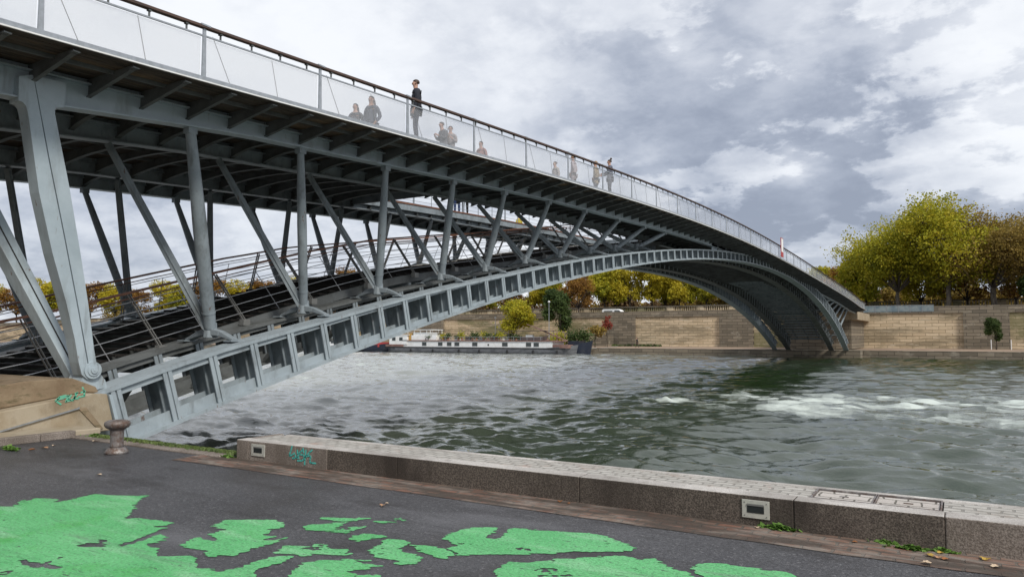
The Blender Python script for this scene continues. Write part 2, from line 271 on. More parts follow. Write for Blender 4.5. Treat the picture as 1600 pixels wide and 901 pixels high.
M['road'] = mat('street', (.07, .07, .07), .9)
M['prom'] = mat('sandy promenade', (.34, .25, .18), .95, 0, (.24, .165, .11), .35, coord='World', layers=(((.13, .10, .07), .9, .56, .7, .6, (.4, 1.5, 1)),))
M['bed'] = mat('river bed', (.03, .04, .02), .9)

# ------------------------------------------------------------------ builders
def tag(o, label=None, cat=None, group=None, kind=None):
    if label: o['label'] = label
    if cat: o['category'] = cat
    if group: o['group'] = group
    if kind: o['kind'] = kind
    return o
class MB:
    def __init__(s): s.v = []; s.f = []; s.m = []; s.cur = 0
    def add(s, vs, fs):
        b = len(s.v); s.v.extend([tuple(v) for v in vs]); s.f.extend([tuple(i+b for i in f) for f in fs]); s.m.extend([s.cur]*len(fs)); return s
    def hexa(s, c):   # 8 corners: bottom 4, top 4
        return s.add(c, [(0, 3, 2, 1), (4, 5, 6, 7), (0, 1, 5, 4), (1, 2, 6, 5), (2, 3, 7, 6), (3, 0, 4, 7)])
    def box(s, x0, x1, y0, y1, z0, z1):
        return s.hexa([(x0, y0, z0), (x1, y0, z0), (x1, y1, z0), (x0, y1, z0), (x0, y0, z1), (x1, y0, z1), (x1, y1, z1), (x0, y1, z1)])
    def beam(s, a, b, w, h, w2=None, h2=None, up=(0, 0, 1)):    # box bar from a to b, w across, h along up
        a = Vector(a); b = Vector(b); t = (b-a).normalized(); u = Vector(up); r = t.cross(u)
        if r.length < 1e-4: r = t.cross(Vector((0, 1, 0)))
        r.normalize(); u = r.cross(t); w2 = w if w2 is None else w2; h2 = h if h2 is None else h2
        c = []
        for p, ww, hh in ((a, w, h), (b, w2, h2)):
            for i, j in ((-1, -1), (1, -1), (1, 1), (-1, 1)): c.append(p+r*(i*ww/2)+u*(j*hh/2))
        return s.hexa(c)
    def tube(s, pts, rad, n=8, cap=True):
        pts = [Vector(p) for p in pts]; rads = rad if isinstance(rad, (list, tuple)) else [rad]*len(pts)
        vs = []; prev = None
        for i, p in enumerate(pts):
            t = (pts[min(i+1, len(pts)-1)]-pts[max(i-1, 0)]).normalized()
            if prev is None: u = t.orthogonal().normalized()
            else: u = (prev-t*prev.dot(t)); u = u.normalized() if u.length > 1e-5 else t.orthogonal().normalized()
            prev = u; v = t.cross(u)
            for k in range(n):
                a = 2*math.pi*k/n; vs.append(p+(u*math.cos(a)+v*math.sin(a))*rads[i])
        fs = []
        for i in range(len(pts)-1):
            for k in range(n): fs.append((i*n+k, i*n+(k+1) % n, (i+1)*n+(k+1) % n, (i+1)*n+k))
        if cap: fs.append(tuple(range(n-1, -1, -1))); fs.append(tuple((len(pts)-1)*n+k for k in range(n)))
        return s.add(vs, fs)
    def sweep(s, x0, x1, path0, path1):   # strip between lower path and upper path (lists of (y, z)), from x0 to x1 (numbers or lists)
        n = len(path0); X0 = x0 if isinstance(x0, list) else [x0]*n; X1 = x1 if isinstance(x1, list) else [x1]*n
        vs = []
        for i in range(n):
            (y0, z0), (y1, z1) = path0[i], path1[i]
            vs += [(X0[i], y0, z0), (X1[i], y0, z0), (X1[i], y1, z1), (X0[i], y1, z1)]
        fs = []
        for i in range(n-1):
            a = 4*i; b = a+4
            for k in range(4): fs.append((a+k, b+k, b+(k+1) % 4, a+(k+1) % 4))
        fs.append((0, 1, 2, 3)); e = 4*(n-1); fs.append((e+3, e+2, e+1, e))
        return s.add(vs, fs)
    def prism_x(s, poly, x0, x1):    # (y,z) polygon extruded in x
        n = len(poly); vs = [(x0, y, z) for y, z in poly]+[(x1, y, z) for y, z in poly]
        tri = geometry.tessellate_polygon([[Vector((y, z, 0)) for y, z in poly]])
        fs = [tuple(t) for t in tri]+[tuple(i+n for i in reversed(t)) for t in tri]+[(i, (i+1) % n, (i+1) % n+n, i+n) for i in range(n)]
        return s.add(vs, fs)
    def lathe(s, prof, c=(0, 0, 0), n=24):
        vs = []; c = Vector(c)
        for r, z in prof:
            for k in range(n): a = 2*math.pi*k/n; vs.append(c+Vector((r*math.cos(a), r*math.sin(a), z)))
        fs = [(i*n+k, i*n+(k+1) % n, (i+1)*n+(k+1) % n, (i+1)*n+k) for i in range(len(prof)-1) for k in range(n)]
        fs.append(tuple(range(n-1, -1, -1))); fs.append(tuple((len(prof)-1)*n+k for k in range(n)))
        return s.add(vs, fs)
    def quads(s, C, A, B):   # numpy arrays: centres and half axes
        n = len(C); V = np.stack([C-A-B, C+A-B, C+A+B, C-A+B], 1).reshape(-1, 3); b = len(s.v)
        s.v.extend(map(tuple, V.tolist())); s.f.extend([(b+4*i, b+4*i+1, b+4*i+2, b+4*i+3) for i in range(n)]); s.m.extend([s.cur]*n); return s
    def build(s, name, material, parent=None, smooth=False, bevel=0, loc=None):
        me = bpy.data.meshes.new(name)
        me.from_pydata(s.v, [], s.f); me.update()
        ms = material if isinstance(material, (list, tuple)) else [material]
        for m_ in ms: me.materials.append(m_)
        if len(ms) > 1: me.polygons.foreach_set('material_index', s.m)
        if smooth: me.polygons.foreach_set('use_smooth', [True]*len(me.polygons))
        bm = bmesh.new(); bm.from_mesh(me); bmesh.ops.recalc_face_normals(bm, faces=bm.faces); bm.to_mesh(me); bm.free()
        o = bpy.data.objects.new(name, me); COL.objects.link(o)
        if parent: o.parent = parent
        if loc: o.location = loc
        if bevel:
            bv = o.modifiers.new('bevel', 'BEVEL'); bv.width = bevel; bv.segments = 2; bv.limit_method = 'ANGLE'
        return o
def thing(name, label, cat, loc=(0, 0, 0), rz=0, group=None):
    o = bpy.data.objects.new(name, None); COL.objects.link(o); o.location = loc; o.rotation_euler = (0, 0, rz); o.empty_display_size = .3
    return tag(o, label, cat, group)
def copy_tree(o, parent=None, **k):
    c = o.copy(); COL.objects.link(c); c.parent = parent
    for ch in list(o.children): copy_tree(ch, c)
    return c

# ------------------------------------------------------------------ ground, river, banks
G = -1.6; WZ = -3.05
def sheet(name, x0, x1, y0, y1, z, m, kind='structure', nx=1, ny=1):
    b = MB()
    vs = [(x0+(x1-x0)*i/nx, y0+(y1-y0)*j/ny, z) for j in range(ny+1) for i in range(nx+1)]
    b.add(vs, [(j*(nx+1)+i, j*(nx+1)+i+1, (j+1)*(nx+1)+i+1, (j+1)*(nx+1)+i) for j in range(ny) for i in range(nx)])
    return tag(b.build(name, m), kind=kind)
sheet('river_bed', -1500, 1500, -300, 1500, -4.5, M['bed'])
# near quay: asphalt platform with its own edge
EDGE_L, EDGE_R = 6.66, 7.10
q = MB()
outline = [(-200, -60), (60, -60), (60, EDGE_R), (-7.6, EDGE_R), (-8.35, EDGE_L), (-200, EDGE_L)]
n_ = len(outline)
q.add([(x, y, G) for x, y in outline]+[(x, y, -4.4) for x, y in outline], [tuple(range(n_)), tuple(range(2*n_-1, n_-1, -1))]+[(i, (i+1) % n_, (i+1) % n_+n_, i+n_) for i in range(n_)])
tag(q.build('quay', M['asphalt']), kind='structure')
# edge stones left of the kerb wall
es = MB()
x = -14.6
while x < -8.7:
    l_ = .9+.4*random.random(); es.box(x+.008, min(x+l_, -8.36), EDGE_L-.30, EDGE_L+.03, G-.3, G+.022); x += l_
tag(es.build('quay_edge', M['granite_end'], bevel=.012), kind='structure')
# gutter of bricks and rough mortar along the kerb
g_ = MB(); xs = np.linspace(-8.75, 30, 220); vs = []; fs = []
for i, xx in enumerate(xs):
    off = .05*noise.noise((xx*1.9, 1, 0))+.03*noise.noise((xx*7, 4, 0))
    vs += [(xx, 5.96+off, G+.004), (xx, 6.46, G+.010)]
    if i: fs.append((2*i-2, 2*i, 2*i+1, 2*i-1))
g_.add(vs, fs); tag(g_.build('brick_gutter', M['brick_strip']), kind='structure')

# river surface: real waves in the mesh, wash foam and painted pale sheen as vertex attributes
def river():
    ys = [6.2]; 
    while ys[-1] < 45: ys.append(ys[-1]+.05+.0042*(ys[-1]-6.2))
    while ys[-1] < 114: ys.append(ys[-1]+.22+.004*(ys[-1]-45))
    ys = np.array(ys)
    a = np.linspace(-1.36, .72, 760)       # fan of columns: fine near the viewer's quay, coarse far upstream
    T = np.tan(a*.97); X = np.outer(ys*1.0+6.0, T); Y = np.repeat(ys[:, None], len(a), 1)
    Z = np.zeros_like(X)
    for k in range(48):
        lam = .30*1.074**k*(1+.1*rng.random()); th = math.radians(90+rng.normal(0, 27)+ (8 if k % 2 else -14)); kk = 2*math.pi/lam
        amp = .0185*lam**.72*(.5 if lam > 4 else 1)*(1.75 if lam < 1.0 else 1.15)
        ph = rng.random()*6.28
        s = np.sin(kk*(X*math.cos(th)+Y*math.sin(th))+ph+1.5*np.sin(.31*X+.17*Y+k)+.9*np.sin(.83*X-.47*Y+2.3*k))
        cell = (X[:, 1:]-X[:, :-1]).mean(1)[:, None]*2.2
        fade = np.clip((lam/cell-1), 0, 1)
        mod = .55+.45*np.sin(.13*X*math.cos(k)+.17*Y*math.sin(k*1.7)+k*2.1)
        Z += amp*mod*fade*(s+.35*np.cos(2*np.arcsin(np.clip(s, -1, 1))+1.2))
    Z -= Z.mean()
    # wash: two streaks that drift down river plus a breaking crest
    yc1 = 36.0+.30*(X+4); yc2 = 30.3+.12*(X+6)
    def band(yc, wd, x0, x1): return np.exp(-((Y-yc)/wd)**2)/(1+np.exp(-(X-x0)*1.2))/(1+np.exp((X-x1)*.3))
    foam_sheen = .19*band(38.6+.30*X, 4.0, -9, 40)+.20*band(31.2+.02*X, 2.4, -8, 40)+.20*band(35+.12*X, 7.0, -13, 45)+.13*band(46+.3*X, 9, -18, 30)+.10*np.exp(-((Y-62)/24)**2)+.17/(1+np.exp((X+16+.25*Y)*.25))  # last term: pale streaks on the left painted for a silver sky sheen
    patch = np.array([[noise.fractal(Vector((float(X[j, i])*.55, float(Y[j, i])*.9, 1.7)), 1.0, 2.0, 4) for i in range(0, X.shape[1], 4)] for j in range(0, X.shape[0], 2)])
    patch = np.repeat(np.repeat(patch, 2, 0), 4, 1)[:X.shape[0], :X.shape[1]]; foam_sheen = foam_sheen*(1+.9*patch)
    foam_sheen += .62*np.exp(-((Y-33.2)/.6)**2-((X+12.0)/1.3)**2)
    Z += .10*foam_sheen*np.sin(X*3.1+Y*1.7)*np.sin(X*1.3-Y*2.9)+.12*np.exp(-((Y-33.2)/.6)**2-((X+12.0)/1.2)**2)*(1+.7*np.sin(X*7+Y*5))
    rip = np.array([noise.noise((float(x_)*.05, 3.3, 0)) for x_ in np.linspace(-100, 100, 5)])
    ny, nx = X.shape; V = np.stack([X, Y, WZ+Z], -1).reshape(-1, 3)
    me = bpy.data.meshes.new('river'); me.vertices.add(ny*nx); me.vertices.foreach_set('co', V.ravel())
    idx = (np.arange(ny-1)[:, None]*nx+np.arange(nx-1)[None, :]).ravel()
    Fq = np.stack([idx, idx+1, idx+nx+1, idx+nx], 1)
    me.loops.add(Fq.size); me.loops.foreach_set('vertex_index', Fq.ravel()); me.polygons.add(len(Fq)); me.polygons.foreach_set('loop_start', np.arange(len(Fq))*4); me.polygons.foreach_set('loop_total', np.full(len(Fq), 4))
    me.polygons.foreach_set('use_smooth', np.ones(len(Fq), bool)); me.update(); me.validate()
    at = me.attributes.new('foam_sheen', 'FLOAT', 'POINT'); at.data.foreach_set('value', foam_sheen.ravel().astype(np.float32))
    sky_sheen_wash = np.clip(1/(1+np.exp((X+15+.22*Y)*.22))+.14*band(36+.12*X, 5, -9, 50)+.05*np.sin(X*.21+Y*.13), 0, 1); at = me.attributes.new('sky_sheen_wash', 'FLOAT', 'POINT'); at.data.foreach_set('value', sky_sheen_wash.ravel().astype(np.float32))  # left side: mirrored bright sky painted as pale water; band: milky wash
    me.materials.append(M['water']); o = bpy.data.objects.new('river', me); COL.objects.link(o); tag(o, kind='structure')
river()

# far bank
BY, WY = 112.5, 139.0
fb = MB(); fb.box(-700, 400, BY, WY, -4.4, -2.12); tag(fb.build('far_quay', M['prom']), kind='structure')
fe = MB(); fe.box(-700, 400, BY-.25, BY+.9, -4.4, -2.06); fe.box(-700, 400, BY-.6, BY-.25, -4.4, -2.72); tag(fe.build('far_quay_edge', M['dark_stone']), kind='structure')
sheet('upper_street', -700, 400, WY, 162, 3.55, M['road'])
sheet('park', -900, 700, 162, 900, 5.2, M['earth'])
wall = thing('quay_wall', 'long pale stone retaining wall with darker parapet along the far bank', 'wall', (0, WY, -2.12))
b = MB(); b.box(-700, 400, 0, 1.2, 0, 5.75); b.build('wall_face', M['quay_stone'], wall)
b = MB(); b.box(-700, 400, -.22, .5, 5.76, 5.98); b.build('coping', M['dark_stone'], wall)
b = MB(); b.box(-700, 400, -.05, .4, 5.99, 6.95); b.build('parapet', M['dark_stone'], wall)
b = MB()
for xx in (-230, -190, -148, -106, -58.5, -35.5, 3.6, 52, 100): b.box(xx-3.1, xx+3.1, -.55, -.002, 0, 5.74)
b.build('buttress', M['dark_stone'], wall)
ter = thing('terrace_wall', 'pale stone terrace wall with balustrade in front of the park trees', 'wall', (0, 162, 3.55))
b = MB(); b.box(-700, 400, 0, .6, 0, 2.1); b.build('wall_face', M['quay_stone'], ter)
b = MB(); b.box(-700, 400, -.1, .7, 3.0, 3.22); b.build('coping', M['dark_stone'], ter)
b = MB()
xx = -330.
k = 0
while xx < 70:
    if k % 14 < 3: b.box(xx, xx+.5, .05, .55, 2.1, 3.0)
    else: b.box(xx+.12, xx+.36, .15, .4, 2.1, 3.0)
    xx += .5; k += 1
tag(b.build('baluster', M['quay_stone'], ter), kind='stuff')

# ------------------------------------------------------------------ kerb wall at the river edge
kerb = thing('kerb_wall', 'long low granite kerb wall with cobbled top along the near quay edge', 'kerb', (-8, 6.45, G))
def kz(x): return -1.350+(x+8)*.0008
def ktop(x): return kz(x)
YF, YB = 6.44, 7.14
joints = [-8.12, on_y((388, 700), 6.44)[0], on_y((462, 712), 6.44)[0], on_y((511, 720), 6.44)[0], on_y((620, 735), 6.44)[0], on_y((905, 770), 6.44)[0], on_y((1240, 800), 6.44)[0], on_y((1477, 830), 6.44)[0], 1.3, 2.7, 4.2, 5.8, 7.5, 9.4, 11.5]
def P(x, y, z): return (x+8, y-6.45, z-G)
for i in range(len(joints)-1):
    x0, x1 = joints[i]+.0015, joints[i+1]-.0015
    z0, z1 = ktop(x0), ktop(x1); b = MB()
    c = [P(x0, YF, G-.1), P(x1, YF, G-.1), P(x1, YF+.20, G-.1), P(x0, YF+.20, G-.1), P(x0, YF, z0), P(x1, YF, z1), P(x1, YF+.20, z1), P(x0, YF+.20, z0)]
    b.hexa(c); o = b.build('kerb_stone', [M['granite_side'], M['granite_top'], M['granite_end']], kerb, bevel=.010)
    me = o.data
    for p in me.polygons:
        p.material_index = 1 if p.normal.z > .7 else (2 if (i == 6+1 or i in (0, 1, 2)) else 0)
# cobbled bed and back edging
b = MB(); x0, x1, xh0, xh1 = -7.95, 11.5, -2.30, -1.12+.95
HX0, HX1 = on_z((1266, 775), -1.345)[0], on_z((1472, 797), -1.345)[0]
def bed(xa, xb):
    b = MB(); b.hexa([P(xa, YF+.205, G-.1), P(xb, YF+.205, G-.1), P(xb, YB-.09, G-.1), P(xa, YB-.09, G-.1), P(xa, YF+.205, ktop(xa)-.006), P(xb, YF+.205, ktop(xb)-.006), P(xb, YB-.09, ktop(xb)-.006), P(xa, YB-.09, ktop(xa)-.006)]); return b
bed(-8.0, HX0-.01).build('cobble_bed', M['cobble'], kerb); bed(HX1+.01, 11.5).build('cobble_bed', M['cobble'], kerb)
b = MB(); b.hexa([P(-7.9, YB-.088, G-.2), P(11.5, YB-.088, G-.2), P(11.5, YB, G-.2), P(-7.9, YB, G-.2), P(-7.9, YB-.088, ktop(-7.9)), P(11.5, YB-.088, ktop(11.5)), P(11.5, YB, ktop(11.5)), P(-7.9, YB, ktop(-7.9))]); b.build('back_edging', M['granite_top'], kerb, bevel=.01)
b = MB(); b.prism_x([(0, 0)]*0 or [(-.01, -.1), (-.01, .23), (.57, .23), (.57, -.1)], -.12, -.118+.0) if False else None
b = MB(); b.box(-.125, -.118+.11, 0.002, .69, -.1, ktop(-8)-G-.004); b.build('kerb_end', M['granite_end'], kerb, bevel=.012)
# service hatch let into the top
hz = ktop(-.6)
hatch = thing('service_hatch', 'steel framed double hatch filled with pale slabs in the top of the kerb wall', 'hatch', ((HX0+HX1)/2, (YF+.2+YB-.09)/2, hz))
hw, hd = (HX1-HX0)/2, (YB-.09-YF-.2)/2
b = MB()
for (a0, a1, c0, c1) in ((-hw, hw, -hd+.002, -hd+.012), (-hw, hw, hd-.014, hd-.002), (-hw, -hw+.012, -hd+.012, hd-.014), (hw-.012, hw, -hd+.012, hd-.014), (-.012, -.004, -hd+.012, hd-.014), (.004, .012, -hd+.012, hd-.014)):
    b.box(a0, a1, c0, c1, -.05, .001)
b.build('frame', M['rust'], hatch)
for s_ in (-1, 1):
    b = MB(); b.box(*(sorted((s_*.014, s_*(hw-.020)))), -hd+.02, hd-.026, -.06, -.014); o = b.build('lid', M['slab'], hatch)
    b = MB(); b.box(s_*hw*.5-.035, s_*hw*.5+.035, -.012, .006, -.0135, -.008); b.build('lift_handle', M['rust'], o)
# light fittings in the kerb face
def light(px, w, h, label):
    x = on_y(px, YF)[0]; z = on_y(px, YF)[1]
    t = thing('kerb_light', label, 'light', (x, YF, z), 0, 'light fittings in the kerb wall')
    b = MB(); b.box(-w/2, w/2, -.012, -.001, -h/2, h/2); b.build('face_plate', M['plate'], t, bevel=.003)
    b = MB(); b.box(-w*.31, w*.31, -.016, -.0125, -.2*h, .24*h); b.build('lens', M['glass_dark'], t, bevel=.003)
    b = MB(); b.box(-w*.30, w*.30, -.022, -.0165, .20*h, .30*h); b.build('hood', M['rail_grey'], t)
    for i in (-1, 1):
        for j in (-1, 1):
            s = MB(); s.tube([(i*w*.40, -.0155, j*h*.36), (i*w*.40, -.0125, j*h*.36)], .005, 8); s.build('screw', M['rail_grey'], t)
light((404, 703), .25, .15, 'small pale square light fitting at the left end of the kerb wall')
light((1181, 795), .225, .15, 'pale plate light fitting with dark lens below the slab hatch in the kerb wall')
# spray tag on the kerb
def tag_strokes(name, label, strokes, plane, r, m, cat='graffiti'):
    b = MB()
    for st in strokes:
        pts = [plane(p) for p in st]
        for i in range(len(pts)-1):
            a, c = Vector(pts[i]), Vector(pts[i+1]); b.beam(a, c+(c-a).normalized()*r*.8, r*2, .003, up=plane.n)
    return tag(b.build(name, m), label, cat)
def kerb_plane(p):
    x, z = on_y((440+p[0]/20.0, 690+p[1]/20.0), YF-.0035); return (x, YF-.0035, z)
kerb_plane.n = (0, 1, 0)
tag_strokes('spray_tag', 'teal spray tag reading LUSK on the kerb wall', [
    [(330, 120), (290, 270), (248, 385), (250, 430), (330, 400), (400, 355)], [(430, 390), (430, 480), (380, 515), (345, 500)],
    [(490, 240), (500, 370), (520, 440), (470, 480), (540, 500)], [(670, 240), (600, 300), (545, 350), (570, 390), (660, 400), (710, 450), (700, 520), (640, 585), (500, 580)],
    [(665, 190), (690, 330)], [(760, 240), (745, 420), (725, 560), (720, 700)], [(960, 250), (880, 310), (800, 420), (740, 480)], [(790, 440), (880, 430), (910, 480), (885, 560), (890, 640), (935, 655)], [(930, 650), (1060, 665)]],
    kerb_plane, .0095, M['teal_tag'])

# green artwork on the asphalt
def gp(p): x, y = on_z(p, G); return Vector((x, y, 0))
def rough(poly, amp=.016, step=.022):
    o = []; n = len(poly)
    for i in range(n):
        a, b = poly[i], poly[(i+1) % n]; k = max(1, int((b-a).length/step))
        for j in range(k):
            p = a.lerp(b, j/k)
            if j: p = p+Vector(((noise.noise(p*7)+.8*noise.noise(p*24))*amp*2, (noise.noise(p*7+Vector((5, 5, 5)))+.8*noise.noise(p*24+Vector((5, 5, 5))))*amp*2, 0))
            o.append(p)
    return o
paintings = [
 [[(-60, 792), (22, 791), (28, 785), (38, 780), (47, 781), (55, 778), (75, 779), (90, 781), (80, 785), (100, 783), (125, 777), (150, 772), (165, 774), (205, 774), (231, 775), (221, 779), (214, 785), (209, 789), (211, 792), (205, 800), (195, 811), (215, 810), (237, 813), (278, 816), (257, 821), (240, 823), (267, 824), (248, 828), (258, 834), (260, 840), (255, 846), (230, 849), (232, 853), (252, 858), (240, 865), (245, 869), (302, 867), (312, 886), (345, 893), (370, 888), (395, 880), (420, 871), (458, 868), (440, 880), (410, 886), (400, 893), (408, 898), (385, 906), (400, 935), (0, 1000), (-60, 1000)],
  [(30, 876), (47, 871), (40, 877), (65, 881), (95, 871), (75, 880), (98, 886), (85, 888), (60, 886), (38, 882)], [(122, 849), (152, 848), (158, 843), (138, 840), (168, 843), (162, 848), (168, 852), (160, 857), (125, 853)], [(185, 851), (215, 843), (250, 829), (246, 834), (215, 847), (190, 854)]],
 [[(330, 822), (352, 813), (400, 812), (430, 812), (446, 819), (440, 825), (418, 827), (425, 832), (412, 836), (432, 838), (405, 846), (447, 840), (430, 848), (395, 857), (365, 868), (345, 866), (335, 870), (317, 868), (322, 860), (295, 855), (272, 853), (290, 849), (300, 840), (312, 839), (335, 845), (340, 842), (322, 835), (350, 828)]],
 [[(502, 808), (575, 810), (560, 813), (520, 814), (503, 811)]],
 [[(470, 824), (485, 819), (515, 817), (542, 816), (530, 822), (528, 827), (548, 824), (574, 822), (555, 829), (540, 833), (510, 830), (480, 828)]],
 [[(546, 844), (552, 836), (575, 834), (598, 836), (601, 839), (575, 843), (560, 846)]],
 [[(582, 815), (600, 813), (617, 816), (600, 817)]], [[(612, 811), (625, 810), (641, 814), (622, 814)]],
 [[(428, 865), (443, 852), (480, 853), (495, 849), (510, 850), (515, 856), (490, 858), (545, 857), (554, 863), (545, 867), (490, 866), (470, 869), (462, 865)]],
 [[(575, 859), (592, 851), (605, 842), (620, 843), (638, 846), (636, 853), (625, 855), (628, 861), (655, 869), (660, 873), (648, 880), (625, 882), (612, 874), (590, 870)]],
 [[(641, 851), (665, 852), (693, 857), (709, 861), (707, 868), (700, 873), (680, 871), (668, 865), (650, 858)]],
 [[(692, 841), (705, 832), (735, 824), (779, 823), (772, 833), (760, 840), (772, 843), (785, 838), (790, 831), (788, 830), (803, 824), (835, 828), (880, 831), (935, 834), (960, 843), (993, 856), (985, 861), (900, 862), (860, 865), (800, 866), (760, 867), (716, 867), (700, 858), (712, 852), (700, 845)]],
 [[(768, 891), (785, 886), (790, 876), (830, 879), (880, 872), (975, 868), (1000, 874), (1023, 872), (1040, 885), (1072, 893), (1085, 905), (1110, 935), (1050, 990), (790, 990), (770, 905), (780, 898)]],
 [[(1082, 890), (1090, 881), (1130, 880), (1160, 886), (1220, 893), (1260, 905), (1290, 920), (1150, 925), (1098, 905)]],
 [[(452, 893), (475, 880), (500, 876), (550, 873), (579, 876), (560, 880), (597, 884), (570, 890), (540, 893), (590, 900), (600, 935), (470, 945), (455, 905)]]]
gt = thing('ground_mural', 'flaking green painted artwork of ragged shapes on the dark asphalt', 'mural', (-4, 3.5, G))
def vnoise(X, Y, seed):      # smooth value noise on arrays
    r_ = np.random.default_rng(seed); T = r_.random((64, 64))
    xi = np.floor(X).astype(int); yi = np.floor(Y).astype(int); fx = X-xi; fy = Y-yi; fx = fx*fx*(3-2*fx); fy = fy*fy*(3-2*fy)
    g = lambda i, j: T[i % 64, j % 64]
    return (g(xi, yi)*(1-fx)+g(xi+1, yi)*fx)*(1-fy)+(g(xi, yi+1)*(1-fx)+g(xi+1, yi+1)*fx)*fy-.5
def paint_patch(rings, seed):
    loops = [np.array([[v.x, v.y] for v in (gp(p) for p in r_)]) for r_ in rings]
    o = loops[0]; h = .013
    xs = np.arange(o[:, 0].min()-.06, o[:, 0].max()+.06, h); ys = np.arange(o[:, 1].min()-.06, o[:, 1].max()+.06, h); X, Y = np.meshgrid(xs, ys)
    dmin = np.full(X.shape, 9.); ins = np.zeros(X.shape, bool)
    for lp in loops:
        n = len(lp)
        for i in range(n):
            (ax, ay), (bx_, by_) = lp[i], lp[(i+1) % n]; dx, dy = bx_-ax, by_-ay; L2 = dx*dx+dy*dy+1e-9
            t = np.clip(((X-ax)*dx+(Y-ay)*dy)/L2, 0, 1); dmin = np.minimum(dmin, np.hypot(X-ax-t*dx, Y-ay-t*dy))
            if abs(dy) > 1e-9: ins ^= ((ay > Y) != (by_ > Y)) & (X < (bx_-ax)*(Y-ay)/dy+ax)
    f = np.where(ins, dmin, -dmin)
    # ragged edge: streaks drawn out along one direction, and flaked spots
    c, s_ = math.cos(.35), math.sin(.35); U = X*c+Y*s_; V = -X*s_+Y*c
    f = f+.055*vnoise(U*6, V*42, seed)+.020*vnoise(X*38, Y*38, seed+1)+.012*vnoise(X*75, Y*75, seed+2)
    worn = vnoise(U*1.6, V*3.4, 5)+.75*vnoise(U*5, V*17, 6)+.7*vnoise(X*34, Y*34, 7)
    f = np.where(f > 0, np.minimum(f, (.62-worn)*.05), f)
    ny, nx = X.shape; b = MB(); key = {}; V_ = []
    def vert(k, p):
        if k not in key: key[k] = len(V_); V_.append((p[0]+4, p[1]-3.5, .004))
        return key[k]
    F_ = []
    act = (f[:-1, :-1] > 0)*1+(f[:-1, 1:] > 0)*1+(f[1:, 1:] > 0)*1+(f[1:, :-1] > 0)*1
    for j, i in zip(*np.nonzero(act)):
        cs = ((j, i), (j, i+1), (j+1, i+1), (j+1, i)); vals = [f[q] for q in cs]; poly = []
        for k in range(4):
            q, q2 = cs[k], cs[(k+1) % 4]; a_, b_ = vals[k], vals[(k+1) % 4]
            if a_ > 0: poly.append(vert(q, (xs[q[1]], ys[q[0]])))
            if (a_ > 0) != (b_ > 0):
                t = a_/(a_-b_); kk = (q, q2) if q < q2 else (q2, q); poly.append(vert(kk, (xs[q[1]]+(xs[q2[1]]-xs[q[1]])*t, ys[q[0]]+(ys[q2[0]]-ys[q[0]])*t)))
        if len(poly) > 2: F_.append(tuple(poly))
    b.add(V_, F_); b.build('painted_patch', M['green_paint'], gt)
for k_, rings in enumerate(paintings): paint_patch(rings, 20+3*k_)

# ------------------------------------------------------------------ bridge curves
def zb(y):      # underside of the arch
    u = (y-58.9)/50.6; u = max(-1.08, min(1.08, u)); return ((((-.824*u-.85)*u-6.523)*u+.766)*u+5.376)
DEP = [(5, 1.16), (10, 1.16), (13, 1.03), (17, .93), (22, .78), (27, .72), (34, .64), (45, .6), (60, .6), (69, .72), (77, .92), (86, 1.1), (97, 1.2), (112, 1.2)]
def itp(T, y): return float(np.interp(y, [t[0] for t in T], [t[1] for t in T]))
def zt(y): return zb(y)+itp(DEP, y)
ED = [(5, 4.57), (8.2, 4.72), (10.4, 4.80), (13.4, 4.99), (17.6, 5.23), (23.9, 5.56), (30.2, 5.83), (39.8, 6.08), (47, 6.13), (55.6, 6.05), (68, 5.82), (87, 5.16), (100, 4.62), (114, 3.96)]
def ze(y):      # deck level (underside of its edge)
    u = (max(-12, min(139, y))-58.9)/50.6
    if y < 4: return 4.52-.05*(4-y)
    if y > 113.5: return max(3.62, 4.0-.03*(y-113.5))
    return (((((-.705*u)+.149)*u+1.459)*u-1.696)*u-.987)*u+6.019
BD = [(-12, .6), (6.6, .64), (8, .55), (10.4, .44), (25, .42), (31, .5), (112, .5), (140, .5)]
def zbeam(y): return ze(y)-itp(BD, y)
LOW = [(1.5, -1.6), (4, -1.35), (7.1, -.98), (8.85, -.56), (10.3, -.14), (13.2, .66), (15.5, 1.28), (18.3, 1.95), (21.85, 2.52), (26.4, 3.22), (34, 4.55), (44, 5.95)]
def zl(y):
    if y <= 46: return itp(LOW, y)
    return max(zt(min(y, 108))+.25, -1.9)
CX = -17.95
XE, XE2 = -11.8, -24.1
OX1, OX2 = -16.5, -19.95
RIBS = [-13.3, -15.15, -20.75, -22.6]
bridge = thing('footbridge', 'grey steel double arch footbridge with timber decks spanning the river', 'bridge', (0, 0, 0))
Ys = list(np.linspace(7.45, 109.6, 110))
def nrm(y, f=zb):
    s = (f(y+.05)-f(y-.05))/.1; l = math.hypot(1, s); return Vector((0, -s/l, 1/l)), Vector((0, 1/l, s/l))
def off(y, d, f=zb): n, _ = nrm(y, f); return (y+n.y*d, f(y)+n.z*d)
